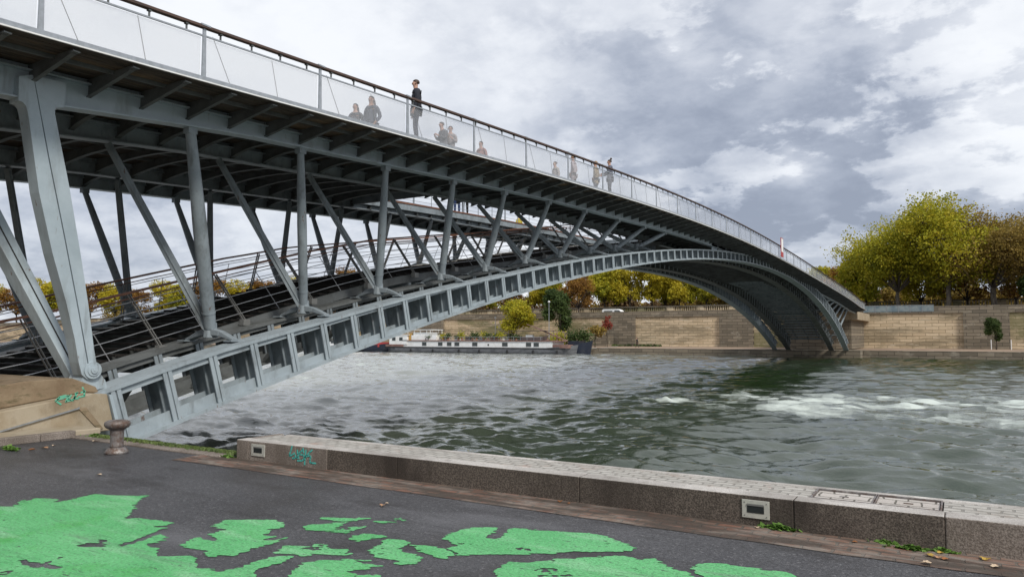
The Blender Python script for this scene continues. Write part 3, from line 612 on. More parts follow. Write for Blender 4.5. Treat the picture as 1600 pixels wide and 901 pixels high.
for ri, xr in enumerate(RIBS):
    sg = 1 if xr > CX else -1
    outer = ri in (0, 3)
    b = MB()
    WB = lambda y: .095+.19*max(0, min(1, (itp(DEP, y)-.72)/.44)) if y < 60 else .11
    WT = lambda y: .085+.105*max(0, min(1, (itp(DEP, y)-.72)/.44)) if y < 60 else .10
    b.sweep(xr-.33, xr+.33, [off(y, 0) for y in Ys], [off(y, .065) for y in Ys])                      # bottom flange
    b.sweep(xr+.17, xr+.21, [off(y, .066) for y in Ys], [off(y, WB(y)) for y in Ys]); b.sweep(xr-.21, xr-.17, [off(y, .066) for y in Ys], [off(y, WB(y)) for y in Ys])
    D = lambda y: itp(DEP, y)*nrm(y)[0].z
    b.sweep(xr-.30, xr+.30, [off(y, D(y)-.07) for y in Ys], [off(y, D(y)) for y in Ys])                # top flange
    b.sweep(xr+.16, xr+.24, [off(y, D(y)-WT(y)) for y in Ys], [off(y, D(y)-.071) for y in Ys]); b.sweep(xr-.24, xr-.16, [off(y, D(y)-WT(y)) for y in Ys], [off(y, D(y)-.071) for y in Ys])
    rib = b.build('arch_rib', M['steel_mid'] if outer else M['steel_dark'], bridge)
    y = 7.98; posts = []
    while y < 109: posts.append(y); y += .98+.0015*y
    for py in posts[:99]:
        n, t = nrm(py); h = D(py); b = MB(); base = Vector((0, py, zb(py)))
        def sec(x0, x1, t0, t1, h0=.067, h1=None):
            h1_ = h-.072 if h1 is None else h1
            c = [base+Vector((x_, 0, 0))+t*tt+n*hh for hh in (h0, h1_) for (x_, tt) in ((x0, t0), (x1, t0), (x1, t1), (x0, t1))]
            b.hexa(c)
        xo = xr+sg*.26; xi = xr-sg*.42
        sec(min(xo, xi), max(xo, xi), -.018, .018); b.cur = 1                      # transverse web
        sec(*sorted((xr+sg*.26, xr+sg*.29)), -.095, -.015); sec(*sorted((xr+sg*.26, xr+sg*.29)), .015, .095)   # split outer flange
        sec(*sorted((xr-sg*.03, xr+sg*.0)), -.06, .06)
        sec(*sorted((xi-sg*.03, xi)), -.09, .09)
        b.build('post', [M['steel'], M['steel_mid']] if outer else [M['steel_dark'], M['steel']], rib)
# raking braces between each pair of ribs
for (xa, xb) in ((-13.3, -15.15), (-22.6, -20.75)):
    sg = 1 if xa > xb else -1
    for k in range(50):
        y = 8.5+k*2.0
        if y > 108: break
        b = MB(); a = Vector((xa-sg*.50, y, zt(y)-.15)); c = Vector((xb+sg*.3, y+.1, zb(y)+.12)); b.beam(a, c, .10, .16, up=(0, 1, 0)); b.beam(a+Vector((0, .12, 0)), c+Vector((0, .12, 0)), .02, .04, up=(0, 1, 0))
        b.build('rib_brace', M['steel_dark'], bridge)
# thicker first bay where the rib meets the abutment
for xr, sg in ((-13.3, 1), (-22.6, -1)):
    b = MB(); n, t = nrm(7.5)
    o_ = [off(7.47, -.0), off(7.74, 0.0), off(7.74, 1.12), off(7.40, 1.12)]
    b.prism_x(o_, xr+sg*.05, xr+sg*.08)
    for hh in (.1, .42, .75, 1.06): a = off(7.45, hh); c = off(7.75, hh); b.beam((xr+sg*.17, *a), (xr+sg*.17, *c), .24, .03)
    b.build('end_plate', M['steel_green'], bridge)
    # end panel with a rounded opening
    fr = MB(); c0, c1 = 8.08, 8.52
    for yy in (7.79, 8.06): pass
# web plates that fill the gap between arch and deck near the crown
yw = [y for y in np.linspace(46.3, 80, 60)]
for xr in (-13.3, -22.6):
    b = MB(); b.sweep(xr-.02, xr+.02, [(y, zt(y)-.05) for y in yw], [(y, max(zt(y), ze(y)-.08)) for y in yw])
    b.build('crown_web', M['steel_pale'], bridge)
    b = MB(); y = 47.5
    while y < 80:
        if ze(y)-.1 > zt(y): b.box(xr-.09, xr+.09, y-.02, y+.02, zt(y), ze(y)-.1)
        y += 2.0
    b.build('web_stiffener', M['steel'], bridge)

# ------------------------------------------------------------------ longitudinal deck beams
YD = list(np.linspace(-12, 121, 130))
XI, XI2 = -15.75, CX*2+15.75
for xr, name in ((-13.3, 'edge_beam'), (XI, 'inner_beam'), (XI2, 'inner_beam'), (CX*2+13.3, 'edge_beam')):
    b = MB(); sg = 1 if xr > CX else -1
    YB_ = [y for y in YD]
    zlo = [max(zbeam(y), zt(y)+.02) if 8 < y < 109 else zbeam(y) for y in YB_]
    b.sweep(xr-.02, xr+.02, [(y, z) for y, z in zip(YB_, zlo)], [(y, ze(y)-.16) for y in YB_])
    b.sweep(xr-.14, xr+.14, [(y, z-.03) for y, z in zip(YB_, zlo)], [(y, z) for y, z in zip(YB_, zlo)])
    b.sweep(xr-.13, xr+.13, [(y, ze(y)-.16) for y in YB_], [(y, ze(y)-.135) for y in YB_])
    b.sweep(xr-.03-sg*.05, xr+.03-sg*.05, [(y, ze(y)-.134) for y in YB_], [(y, ze(y)-.035) for y in YB_])
    b.build(name, M['steel_pale'] if name == 'edge_beam' else M['steel'], bridge)

# ------------------------------------------------------------------ decks
OPEN = [(21.0, 43.5), (75.5, 98.0)]
def planks(x0, x1, y0, y1, zf, w=.145, gap=.012):
    b = MB(); ys = list(np.linspace(y0, y1, max(3, int((y1-y0)/1.2)+1))); x = x0
    while x+w <= x1+.001:
        dz = random.uniform(-.004, .004); b.sweep(x, x+w, [(y, zf(y)+dz-.03) for y in ys], [(y, zf(y)+dz+.015) for y in ys]); x += w+gap
    return b
dk = MB()
segs = [(-12, 21.0), (21.0, 43.5), (43.5, 75.5), (75.5, 98), (98, 121)]
for i, (a, c) in enumerate(segs):
    parts = [(XE2, XE)] if i in (0, 2, 4) else [(XE2, OX2), (OX1, XE)]
    for (x0, x1) in parts:
        bb = planks(x0, x1, a+.003, c-.003, ze); dk.add(bb.v, bb.f)
dk.build('deck_planks', M['plank'], bridge)
# edge angles that frame the deck, pale light strip at the outer edge
for x, sg in ((XE, 1), (XE2, -1)):
    b = MB(); b.sweep(*sorted((x, x+sg*.02)), [(y, ze(y)-.02) for y in YD], [(y, ze(y)+.065) for y in YD]); b.build('fascia', M['zinc'], bridge)
    b = MB(); b.sweep(*sorted((x+sg*.022, x+sg*.05)), [(y, ze(y)-.045) for y in YD], [(y, ze(y)-.022) for y in YD]); b.build('light_strip', M['white'], bridge)
for (a, c) in OPEN:
    for x, sg in ((OX1, -1), (OX2, 1)):
        ys = list(np.linspace(a, c, 30)); b = MB(); b.sweep(*sorted((x, x+sg*.05)), [(y, ze(y)-.26) for y in ys], [(y, ze(y)+.05) for y in ys]); b.sweep(*sorted((x-sg*.12, x+sg*.0)), [(y, ze(y)-.27) for y in ys], [(y, ze(y)-.24) for y in ys])
        b.build('opening_beam', M['steel'], bridge)
        b = MB(); b.sweep(*sorted((x+sg*.052, x+sg*.08)), [(y, ze(y)+.0) for y in ys], [(y, ze(y)+.06) for y in ys]); b.build('edge_board', M['rail_orange'], bridge)
    for y in (a, c):
        b = MB(); b.box(OX2, OX1, y-.05, y+.05, ze(y)-.35, ze(y)+.02); b.build('end_beam', M['steel'], bridge)

# cross beams and cantilever brackets, one metre apart
bk_y = [3.2+.99*k for k in range(-6, 119)]
def in_open(y): return any(a-.2 < y < c+.2 for a, c in OPEN)
near_first = [y for y in bk_y if y > 0]
rest_b = {1: MB(), -1: MB()}; cnt = 0
for k, y in enumerate(sorted(bk_y, key=lambda v: abs(v-6))):
    z = ze(y)-.04; zl_ = z-.11
    for sg, xb, xe in ((1, -13.3, XE), (-1, CX*2+13.3, XE2)):
        b = MB(); r0 = xb+sg*.02; r1 = xe-sg*.12; th = .008
        # tapered web with a bottom flange
        d0 = .32
        b.prism_x([(0, 0)]*0+[(y-th, 0)], 0, 0) if False else None
        vs = []
        for yy in (y-th, y+th): vs += [(r0, yy, z-d0), (r1, yy, z-.07), (r1, yy, z), (r0, yy, z)]
        b.add(vs, [(0, 1, 2, 3), (7, 6, 5, 4), (0, 4, 5, 1), (1, 5, 6, 2), (2, 6, 7, 3), (3, 7, 4, 0)])
        b.beam((r0, y, z-d0-.009), (r1, y, z-.079), .075, .018)
        b.box(*sorted((r1-sg*.02, r1+sg*.10)), y-.055, y+.055, z-.075, z-.055)
        if cnt < 98*2: b.build('bracket', M['steel_dark'], bridge)
        else: rest_b[sg].add(b.v, b.f)
    cnt += 2
    # cross beam: shallow curved bottom
    b = MB()
    spans = [(-13.32, XI), (XI, XI2), (XI2, CX*2+13.32)] if not in_open(y) else [(-13.32, OX1+.02), (OX2-.02, CX*2+13.32)]
    for si, (xa, xc) in enumerate(spans):
        if si == 1 and len(spans) == 2 and k < 78: b.build('cross_beam', M['steel_dark'], bridge); b = MB()
        n = 8; lo_, hi_ = [], []
        for i in range(n+1):
            x = xa+(xc-xa)*i/n; s = abs(2*i/n-1)
            lo_.append((x, z-.17-.20*s**2.2)); hi_.append((x, z))
        for i in range(n):
            c = []
            for (xx, zz) in (lo_[i], lo_[i+1]): c.append((xx, zz))
            b.hexa([(lo_[i][0], y-.01, lo_[i][1]), (lo_[i+1][0], y-.01, lo_[i+1][1]), (lo_[i+1][0], y+.01, lo_[i+1][1]), (lo_[i][0], y+.01, lo_[i][1]),
                    (hi_[i][0], y-.01, z), (hi_[i+1][0], y-.01, z), (hi_[i+1][0], y+.01, z), (hi_[i][0], y+.01, z)])
            b.beam((lo_[i][0], y, lo_[i][1]-.008), (lo_[i+1][0], y, lo_[i+1][1]-.008), .11, .015)
    if k < 78: b.build('cross_beam', M['steel_dark'], bridge)
    else: rest_b.setdefault('c', MB()).add(b.v, b.f)
for k_, nm in ((1, 'bracket'), (-1, 'bracket'), ('c', 'cross_beam')):
    if k_ in rest_b and rest_b[k_].v: tag(rest_b[k_].build(nm, M['steel_dark'], bridge), kind='stuff')
# light joists under the planks, running lengthwise
for xj in (-12.5, -14.1, -14.9):
    for s in (0, 1):
        x = xj if not s else CX*2-xj; b = MB(); b.sweep(x-.03, x+.03, [(y, ze(y)-.10) for y in YD], [(y, ze(y)-.032) for y in YD]); b.build('joist', M['steel_dark'], bridge)
for xj in (-16.9, -17.95, -19.0):
    for (a, c) in ((-12, 21), (43.6, 75.4), (98, 120.9)):
        ys = list(np.linspace(a, c, 30)); b = MB(); b.sweep(xj-.03, xj+.03, [(y, ze(y)-.10) for y in ys], [(y, ze(y)-.032) for y in ys]); b.build('joist', M['steel_dark'], bridge)

# ------------------------------------------------------------------ inclined columns
nodes = [(10.5, 9.24, 8.95), (13.2, 12.18, 11.75), (16.0, 15.23, 14.75), (19.0, 18.37, 18.0), (21.6, 21.4, 20.6), (24.4, 24.6, 23.4), (27.3, 27.8, 26.2), (30.2, 31.3, 29.2), (33.0, 34.6, 32.0), (35.8, 37.6, 34.6)]
far_nodes = [(117.8-a+ (0), 117.8-b_, 117.8-c) for a, b_, c in nodes[:-1]]
far_nodes = [(104.9, 108.6, 108.2), (102.0, 105.5, 105.0), (99.2, 102.3, 101.8), (96.3, 99.1, 98.5), (93.5, 95.9, 95.3), (90.7, 92.6, 92.1), (88.0, 89.4, 88.9), (85.3, 86.2, 85.7), (82.7, 83.1, 82.7), (107.3, 111.6, 111.0)]
def col_pair(yn, yo, yi, side):
    mir = (lambda x: x) if side > 0 else (lambda x: 2*CX-x)
    xn = mir(-14.2); zn = zt(yn)+.20
    node = Vector((xn, yn, zn)); n, t = nrm(yn, zt)
    topo = Vector((mir(-13.3), yo, zbeam(yo)-.10)); topi = Vector((mir(XI), yi, zbeam(yi)-.06))
    dz = topo.z-zn
    if dz < .25: return
    # spider foot standing on the two ribs
    b = MB()
    hgt = min(.30, .5*dz+.1)
    for fx in (mir(-13.42), mir(-15.02)):
        for dy in (-.0,):
            foot = Vector((fx, yn+dy+.04, zt(yn+.04)+.03)); mid = node.lerp(foot, .45)+Vector((0, 0, .05))
            b.beam(node+Vector((0, 0, .02)), mid, .20, .16, .16, .12); b.beam(mid, foot, .16, .12, .17, .05)
            b.box(fx-.14, fx+.14, yn-.16, yn+.2, zt(yn)-.005, zt(yn)+.03)
    b.tube([node+Vector((0, 0, -.12)), node+Vector((0, 0, .22))], [.16, .13], 10)
    hub = b.build('node_foot', M['steel'], bridge, bevel=.015)
    # outer round column with a tapered foot collar and a head box
    d = (topo-node); L_ = d.length; u = d.normalized(); st = node+u*.12
    rr = .135 if yn < 11 else (.105 if yn < 60 else .12)
    b = MB(); b.tube([st, st+u*min(.35, .3*L_), node.lerp(topo, .55), topo], [rr*.95, rr*1.05, rr*1.1, rr*.78], 14)
    b.tube([st+u*min(.33, .3*L_), st+u*min(.37, .34*L_)], rr*1.12, 14)
    c = b.build('column', M['steel'], bridge, smooth=True); es = c.modifiers.new('split', 'EDGE_SPLIT'); es.split_angle = R(40)
    b = MB(); b.box(topo.x-.09, topo.x+.09, yo-.10, yo+.10, topo.z-.06, topo.z+.1); b.build('column_head', M['steel'], c)
    # inner box section arm with ribs on both faces
    d = topi-node; L_ = d.length; u = d.normalized()
    b = MB(); b.beam(node+u*.1, topi, .15, .20, .11, .15); b.beam(node+u*.2, topi-u*.1, .21, .03, .17, .03)
    b.build('raking_strut', M['steel'], bridge, bevel=.008)
for side in (1, -1):
    for a in nodes+far_nodes: col_pair(*a, side)
    # back on land: next pair behind the abutment
    mir = (lambda x: x) if side > 0 else (lambda x: 2*CX-x)
# big pylon legs pinned to the abutment
pin = on_x((143, 578), -13.15)
for side in (1, -1):
    mir = (lambda x: x) if side > 0 else (lambda x: 2*CX-x)
    def PX(pts): return [on_x(p, -13.12) for p in pts]
    halves = [[(29, 157), (36, 160), (41, 166), (44, 178), (61, 300), (82, 395), (103, 470), (117, 530), (123, 566), (128, 585), (136, 592), (141, 592), (121, 480), (100, 370), (76, 250), (52, 118), (50, 117), (30, 119)],
              [(53, 118), (78, 250), (102, 370), (123, 480), (143, 592), (150, 588), (153, 580), (147, 545), (138, 475), (125, 390), (108, 290), (94, 220), (86, 178), (86, 171), (89, 168), (100, 168), (104, 130)]]
    leg = MB()
    for h_ in halves: leg.prism_x(PX(h_), mir(-13.12), mir(-13.42))
    lg = leg.build('pylon_leg', M['steel_pale'], bridge)
    b = MB()
    for rr, dx in ((.15, .03), (.10, .05), (.055, .075), (.02, .085)):
        ring = [(pin[0]+rr*math.cos(a), pin[1]+rr*math.sin(a)) for a in np.linspace(0, 2*math.pi, 25)[:-1]]
        b.prism_x(ring, mir(-13.12), mir(-13.12+dx))
    b.build('pin', M['steel_pale'], lg)
    # raking inner leg
    nd_ = Vector((mir(-13.75), 7.35, -.72)); tp = Vector((mir(XI), 5.75, 3.95)); b = MB(); u = (tp-nd_).normalized()
    b.beam(nd_, tp, .20, .24, .44, .38, up=(0, 1, 0))
    o = b.build('pylon_arm', M['steel_pale'], bridge, bevel=.01)
    b = MB(); b.beam(nd_+Vector((0, 0, 0)), tp, .222, .02, .462, .02, up=(0, 1, 0)); b.build('weld_seam', M['gap'], o)
    # bearing gusset under the pin
    b = MB(); b.prism_x([(7.02, -1.02), (7.62, -.93), (7.58, -.80), (7.42, -.60), (7.22, -.66)], mir(-13.16), mir(-13.6)); b.build('bearing_gusset', M['steel_pale'], bridge)

# ------------------------------------------------------------------ lower deck with steps
XL0, XL1 = -20.3, -15.6
lo = MB()
def tread(b, y, dy, zf): 
    z = zf(y+dy/2); b.box(XL0, XL1, y+.02, y+dy-.015, z-.05, z)
y = 1.6; rows = []
while y < 43.5: rows.append(y); y += .42
b = MB()
for y in rows: tread(b, y, .42, zl)
b.build('lower_deck_boards', M['tread'], bridge)
b = MB(); y = 75.0
while y < 108.8: tread(b, y, .42, zl); y += .42
b.build('lower_deck_boards', M['tread'], bridge)
b = MB()
for y in rows[2:]:
    if y < 12 and rng.random() < .8 or rng.random() < .3: z = zl(y+.21); b.box(XL0+.15, XL0+1.05, y+.02, y+.14, z+.001, z+.03)
tag(b.build('step_nosing', M['nosing'], bridge), kind='stuff')
ys_low = [list(np.linspace(1.6, 43.5, 60)), list(np.linspace(75, 108.9, 50))]
for x in (XL1+.06, XL1-.9, CX, XL0+.9, XL0-.06):
    for ys in ys_low: b = MB(); b.sweep(x-.05, x+.05, [(y, zl(y)-.30) for y in ys], [(y, zl(y)-.055) for y in ys]); b.build('stringer', M['steel_dark'], bridge)
k = 0; b = MB()
for ys in ((4, 43), (75.5, 108.5)):
    y = ys[0]
    while y < ys[1]:
        c = MB(); zc_ = zl(y)-.31; c.box(RIBS[2]+.3, RIBS[1]-.3, y-.06, y+.06, min(zc_-.22, zt(y)-.3) if y > 8 else zc_-.2, zc_)
        c.build('lower_cross_beam', M['steel'], bridge); y += 1.15
# lower deck balustrades: leaning flat posts, rods and a hardwood rail
for side, xb, xt in ((1, -15.28, -16.05), (-1, CX*2+15.28, CX*2+16.05)):
    for (ya, yb_) in ((1.9, 41.0), (77.0, 107.0)):
        ys = list(np.linspace(ya, yb_, 50))
        rake = lambda y: nrm(y, zl)[0].y
        def rp(y, f, side=side, xb=xb, xt=xt): # fraction f of the way up
            return Vector((xb+(xt-xb)*f, y+rake(y)*1.1*f*1.2, zl(y)-.05+1.22*f))
        for f in (.16, .33, .50, .67, .84):
            b = MB(); b.tube([rp(y, f) for y in ys], .011 if side > 0 else .010, 6); b.build('guard_rod', M['wire'] if side > 0 else M['rail_grey'], bridge)
        b = MB()
        pts = [rp(y, 1.0) for y in ys]
        for i in range(len(pts)-1): b.beam(pts[i], pts[i+1]+(pts[i+1]-pts[i]).normalized()*.01, .11, .05)
        b.build('lower_handrail', M['rail_orange'], bridge)
        pts = [rp(y, .90)+Vector((-.02*side, 0, 0)) for y in ys]; b = MB(); b.tube(pts, .014, 6); b.build('guard_rod', M['rail_orange'], bridge)
        y = 3.62-0.3
        while y < yb_:
            if y > ya:
                b = MB(); p0, p1 = rp(y, 0), rp(y, .97)
                for dy in (-.035, .035): b.beam(p0+Vector((0, dy, 0)), p1+Vector((0, dy, 0)), .014, .05, up=(1, 0, 0))
                b.box(p0.x-.08, p0.x+.08, p0.y-.10, p0.y+.10, p0.z-.10, p0.z+.05)
                b.build('lower_rail_post', M['rail_grey'], bridge)
                q0, q1 = rp(y+1.12, .03), rp(y+1.12, .84); b = MB(); b.tube([q0, q1], .010, 6); b.build('guard_stay', M['wire'], bridge)
            y += 2.24

# ------------------------------------------------------------------ upper balustrades
post_y = [-6.0, -3.1, -.15, 2.75, 5.62, 8.45, 11.35, 14.35]
while post_y[-1] < 134: post_y.append(post_y[-1]+3.0)
RH = .98
def upper_rail(x, sg, netting, wood, ya=-12, yb_=120.8, first=False):
    ys = [y for y in np.linspace(ya, yb_, 120)]
    b = MB(); b.sweep(x-.055, x+.055, [(y, ze(y)+RH) for y in ys], [(y, ze(y)+RH+.055) for y in ys]); b.build('handrail', wood, bridge, bevel=.008)
    b = MB(); b.sweep(x-.012, x+.018, [(y, ze(y)+RH-.155) for y in ys], [(y, ze(y)+RH-.125) for y in ys]); b.build('under_rail', M['zinc'], bridge)
    yy = [y for y in np.arange(1.6, 120.5, .72)]; rest = MB()
    for i, y in enumerate(yy):
        b = MB(); z = ze(y); b.box(x-.035, x+.035, y-.03, y+.03, z+RH-.03, z+RH-.001); b.box(x-.015, x+.015, y-.012, y+.012, z+RH-.125, z+RH-.03)
        if i < 98 and sg > 0: b.build('rail_bracket', M['steel_dark'], bridge)
        else: rest.add(b.v, b.f)
    tag(rest.build('rail_bracket', M['steel_dark'], bridge), kind='stuff')
    for i, y in enumerate(post_y):
        if not ya < y < yb_: continue
        z = ze(y); b = MB(); b.beam((x+sg*.01, y, z), (x, y, z+RH), .035, .085, .03, .06, up=(0, 1, 0)); b.box(x-.06, x+.06, y-.10, y+.10, z+RH+.035, z+RH+.065); b.build('balustrade_post', M['zinc'], bridge)
        if i+1 < len(post_y) and post_y[i+1] < yb_:
            y2 = post_y[i+1]
            if netting:
                ysn = list(np.linspace(y+.05, y2-.05, 4)); p = MB(); p.sweep(x-.003-.03, x-.03, [(v, ze(v)+.075) for v in ysn], [(v, ze(v)+RH-.16) for v in ysn]); p.build('netting_panel', M['netting'], bridge)
            for (f0, f1) in ((.06, .20), (.54, .60)):
                c = MB(); c.tube([(x+.01, y+(y2-y)*f0, ze(y)+RH-.1), (x+.01, y+(y2-y)*f1, ze(y+(y2-y)*f1)+.06)], .0055, 5)
                c.build('stay_cable', M['rail_grey'], bridge)
upper_rail(XE-.03, 1, True, M['rail_wood']); upper_rail(XE2+.03, -1, True, M['rail_wood'])
# guard rails round the stair openings
for (a, c) in OPEN[:1]:
    for x in (OX2-.06, OX1+.06):
        ys = list(np.linspace(a, c, 20))
        for h_ in (.22, .42, .62, .82): b = MB(); b.tube([(x, y, ze(y)+h_) for y in ys], .009, 5); b.build('opening_rod', M['wire'], bridge)
        b = MB(); b.tube([(x, y, ze(y)+1.0) for y in ys], .025, 8); b.build('opening_rail', M['zinc'], bridge)
        y = a
        k = 0
        while y < c:
            b = MB(); b.beam((x, y, ze(y)), (x, y, ze(y)+1.0), .03 if k % 3 else .06, .02 if k % 3 else .06, up=(0, 1, 0)); b.build('opening_post', M['zinc'], bridge); y += 1.25; k += 1

# ------------------------------------------------------------------ abutments
ab = thing('abutment', 'stained beige concrete abutment block under the left end of the footbridge', 'abutment', (-19, 4, G))
def PZ(l_): return [(y-4, z-G) for y, z in l_]
b = MB(); b.prism_x(PZ([(-2, G), (7.58, G-.06), (7.42, -1.02), (7.15, -.99), (5.6, -1.2), (2, -1.6+.02)]), 6.2, -6.0); b.build('lower_block', M['concrete'], ab, bevel=.02)
b = MB(); b.prism_x(PZ([(3.0, -1.58), (5.6, -1.195), (7.15, -.985), (7.42, -1.015), (7.36, -.90), (6.95, -.73), (6.2, -.74), (3, -1.25)]), 5.95, -5.7); b.build('upper_block', M['concrete_brown'], ab, bevel=.02)
b = MB(); b.prism_x(PZ([(5.2, -1.59), (6.9, -1.22), (6.93, -1.20), (6.93, -1.235), (5.26, -1.60)]), 6.203, 6.235); b.build('conduit', M['zinc'], ab)
b = MB(); b.prism_x(PZ([(6.93, -1.24), (7.05, -1.22), (7.35, -1.60), (7.28, -1.63)]), 6.203, 6.22); b.build('recess_edge', M['concrete_brown'], ab)
b = MB(); b.prism_x(PZ([(7.425, -1.03), (7.60, -1.66), (7.66, -1.66), (7.48, -1.03)]), 6.24, -6.0); b.build('end_steel', M['steel_pale'], ab)
b = MB(); b.box(6.22, 6.95, -8, 2.9, 0, .10); b.build('apron', M['concrete'], ab, bevel=.02)
b = MB()
yy = -8.
while yy < 2.3: b.box(6.96, 7.10, yy+.006, min(yy+1.1, 2.42), 0, .115); yy += 1.1
b.build('apron_kerb', M['granite_end'], ab, bevel=.012)
b = MB(); b.box(-6.0, 5.4, 3.0, 3.55, -3, -.02); b.build('bearing_wall', M['concrete'], ab)
def ab_plane(p):
    y, z = on_x((p[0], p[1]), -12.79); return (-12.79, y, z)
ab_plane.n = (1, 0, 0)
tag_strokes('spray_tag', 'green spray tag on the beige concrete abutment', [
    [(104, 617), (93, 620), (87, 626), (95, 631)], [(89, 624), (98, 622)], [(99, 621), (107, 618), (103, 627), (110, 625)], [(112, 616), (107, 623), (114, 625), (117, 619)], [(117, 615), (121, 613), (116, 622), (122, 622)], [(122, 620), (132, 618), (131, 609), (129, 605)], [(126, 613), (133, 611)]], ab_plane, .014, M['green_tag'])
fa = thing('far_abutment', 'stone and concrete pier block holding the far end of the arches', 'abutment', (CX, 112, -2.12))
b = MB(); b.box(-6.4, 6.4, -2.6, 4, -2.3, .12); b.build('footing', M['dark_stone'], fa)
b = MB(); b.box(-6.4, 4.9, 9.05, 26.9, 4.5, 5.72); b.build('landing_block', M['concrete'], fa, bevel=.03)
b = MB(); b.box(-5.6, 4.0, 9.3, 26.3, .12, 4.49); b.build('pier_wall', M['dark_stone'], fa)
# upper quay wall behind the photographer, which carries this end of the deck
nw = MB(); nw.box(-200, 60, -14.5, -12.3, G, 3.3); tag(nw.build('upper_quay_wall', M['quay_stone']), 'tall pale stone quay wall behind the near quay where the deck starts', 'wall')

# navigation board on the bridge edge
nb = thing('navigation_board', 'narrow red and white navigation board hanging on the upper railing', 'sign', (XE+.12, 59.8, 6.0))
b = MB(); b.box(.0, .05, -.40, .40, .1, 1.6); b.build('board', M['red'], nb)
b = MB(); b.box(.051, .056, -.34, .34, .5, 1.54); b.box(-.006, -.001, -.34, .34, .5, 1.54); b.build('white_field', M['white'], nb)
b = MB(); b.beam((-.12, 0, .9), (0, 0, .9), .04, .04); b.beam((-.12, 0, .2), (0, 0, .2), .04, .04); b.build('mount', M['zinc'], nb)

# ------------------------------------------------------------------ bollard, weeds, fallen leaves
bx, by = on_z((182, 708), G)
bo = None
bo = thing('mooring_bollard', 'rusty cast iron mooring bollard with mushroom head on the quay', 'bollard', (bx, by, G))
b = MB(); b.lathe([(.165, 0), (.165, .035), (.145, .055), (.135, .075), (.10, .09)], n=32); b.build('base', M['rust'], bo, smooth=True)
b = MB(); b.lathe([(.100, .085), (.093, .12), (.095, .30), (.105, .345)], n=32); b.build('shaft', M['rust'], bo, smooth=True)
b = MB(); b.lathe([(.105, .34), (.155, .365), (.178, .395), (.182, .425), (.172, .45), (.13, .468), (.05, .474), (.01, .475)], n=32); b.build('head', M['rust'], bo, smooth=True)

def weed(px, py, n, size, label, group='weeds in the quay joints', lean=0, onkerb=True):
    x, y = on_z((px, py), G); m = n*9
    C = np.zeros((m, 3)); a = rng.random(m)*6.283; r = np.abs(rng.normal(0, 1, m))*size*.55
    C[:, 0] = np.cos(a)*r*1.9; C[:, 1] = np.sin(a)*r*.45; C[:, 2] = .012+rng.random(m)*size*.45*np.exp(-(r/size))
    th = rng.random(m)*6.283; s = (.008+.010*rng.random(m))*(size/.08)**.4
    A = np.stack([np.cos(th), np.sin(th), rng.normal(0, .4, m)], 1)*s[:, None]*1.3; B = np.stack([-np.sin(th), np.cos(th), rng.normal(.3, .4, m)], 1)*s[:, None]
    b = MB(); b.quads(C, A, B)
    for k in range(n):
        a_ = rng.random()*6.28; b.beam((0, 0, 0), (math.cos(a_)*size*.8, math.sin(a_)*size*.3, size*.35*rng.random()+.02), .003, .003)
    o = b.build('weed', M['weed'], loc=(x, min(y, 6.42) if onkerb else y, G)); return tag(o, label, 'weed', group)
weed(1218, 828, 18, .085, 'leafy weed at the kerb foot just right of the lower light fitting')
weed(1385, 850, 9, .045, 'small weed at the kerb foot left of a larger clump')
weed(1425, 860, 14, .065, 'weed clump at the kerb foot in the middle of three near the right edge')
weed(1475, 864, 10, .05, 'weed at the kerb foot by the joint before the last pale block')
weed(372, 712, 16, .06, 'tall weed tuft against the left end of the kerb wall')
weed(150, 684, 30, .12, 'bushy weeds between the abutment foot and the mooring bollard', onkerb=False)
weed(205, 690, 16, .08, 'green weeds just right of the mooring bollard', onkerb=False)
weed(15, 703, 16, .12, 'grassy weeds along the kerb at the left of the abutment', onkerb=False)
bo.scale = (.9, .9, .96)
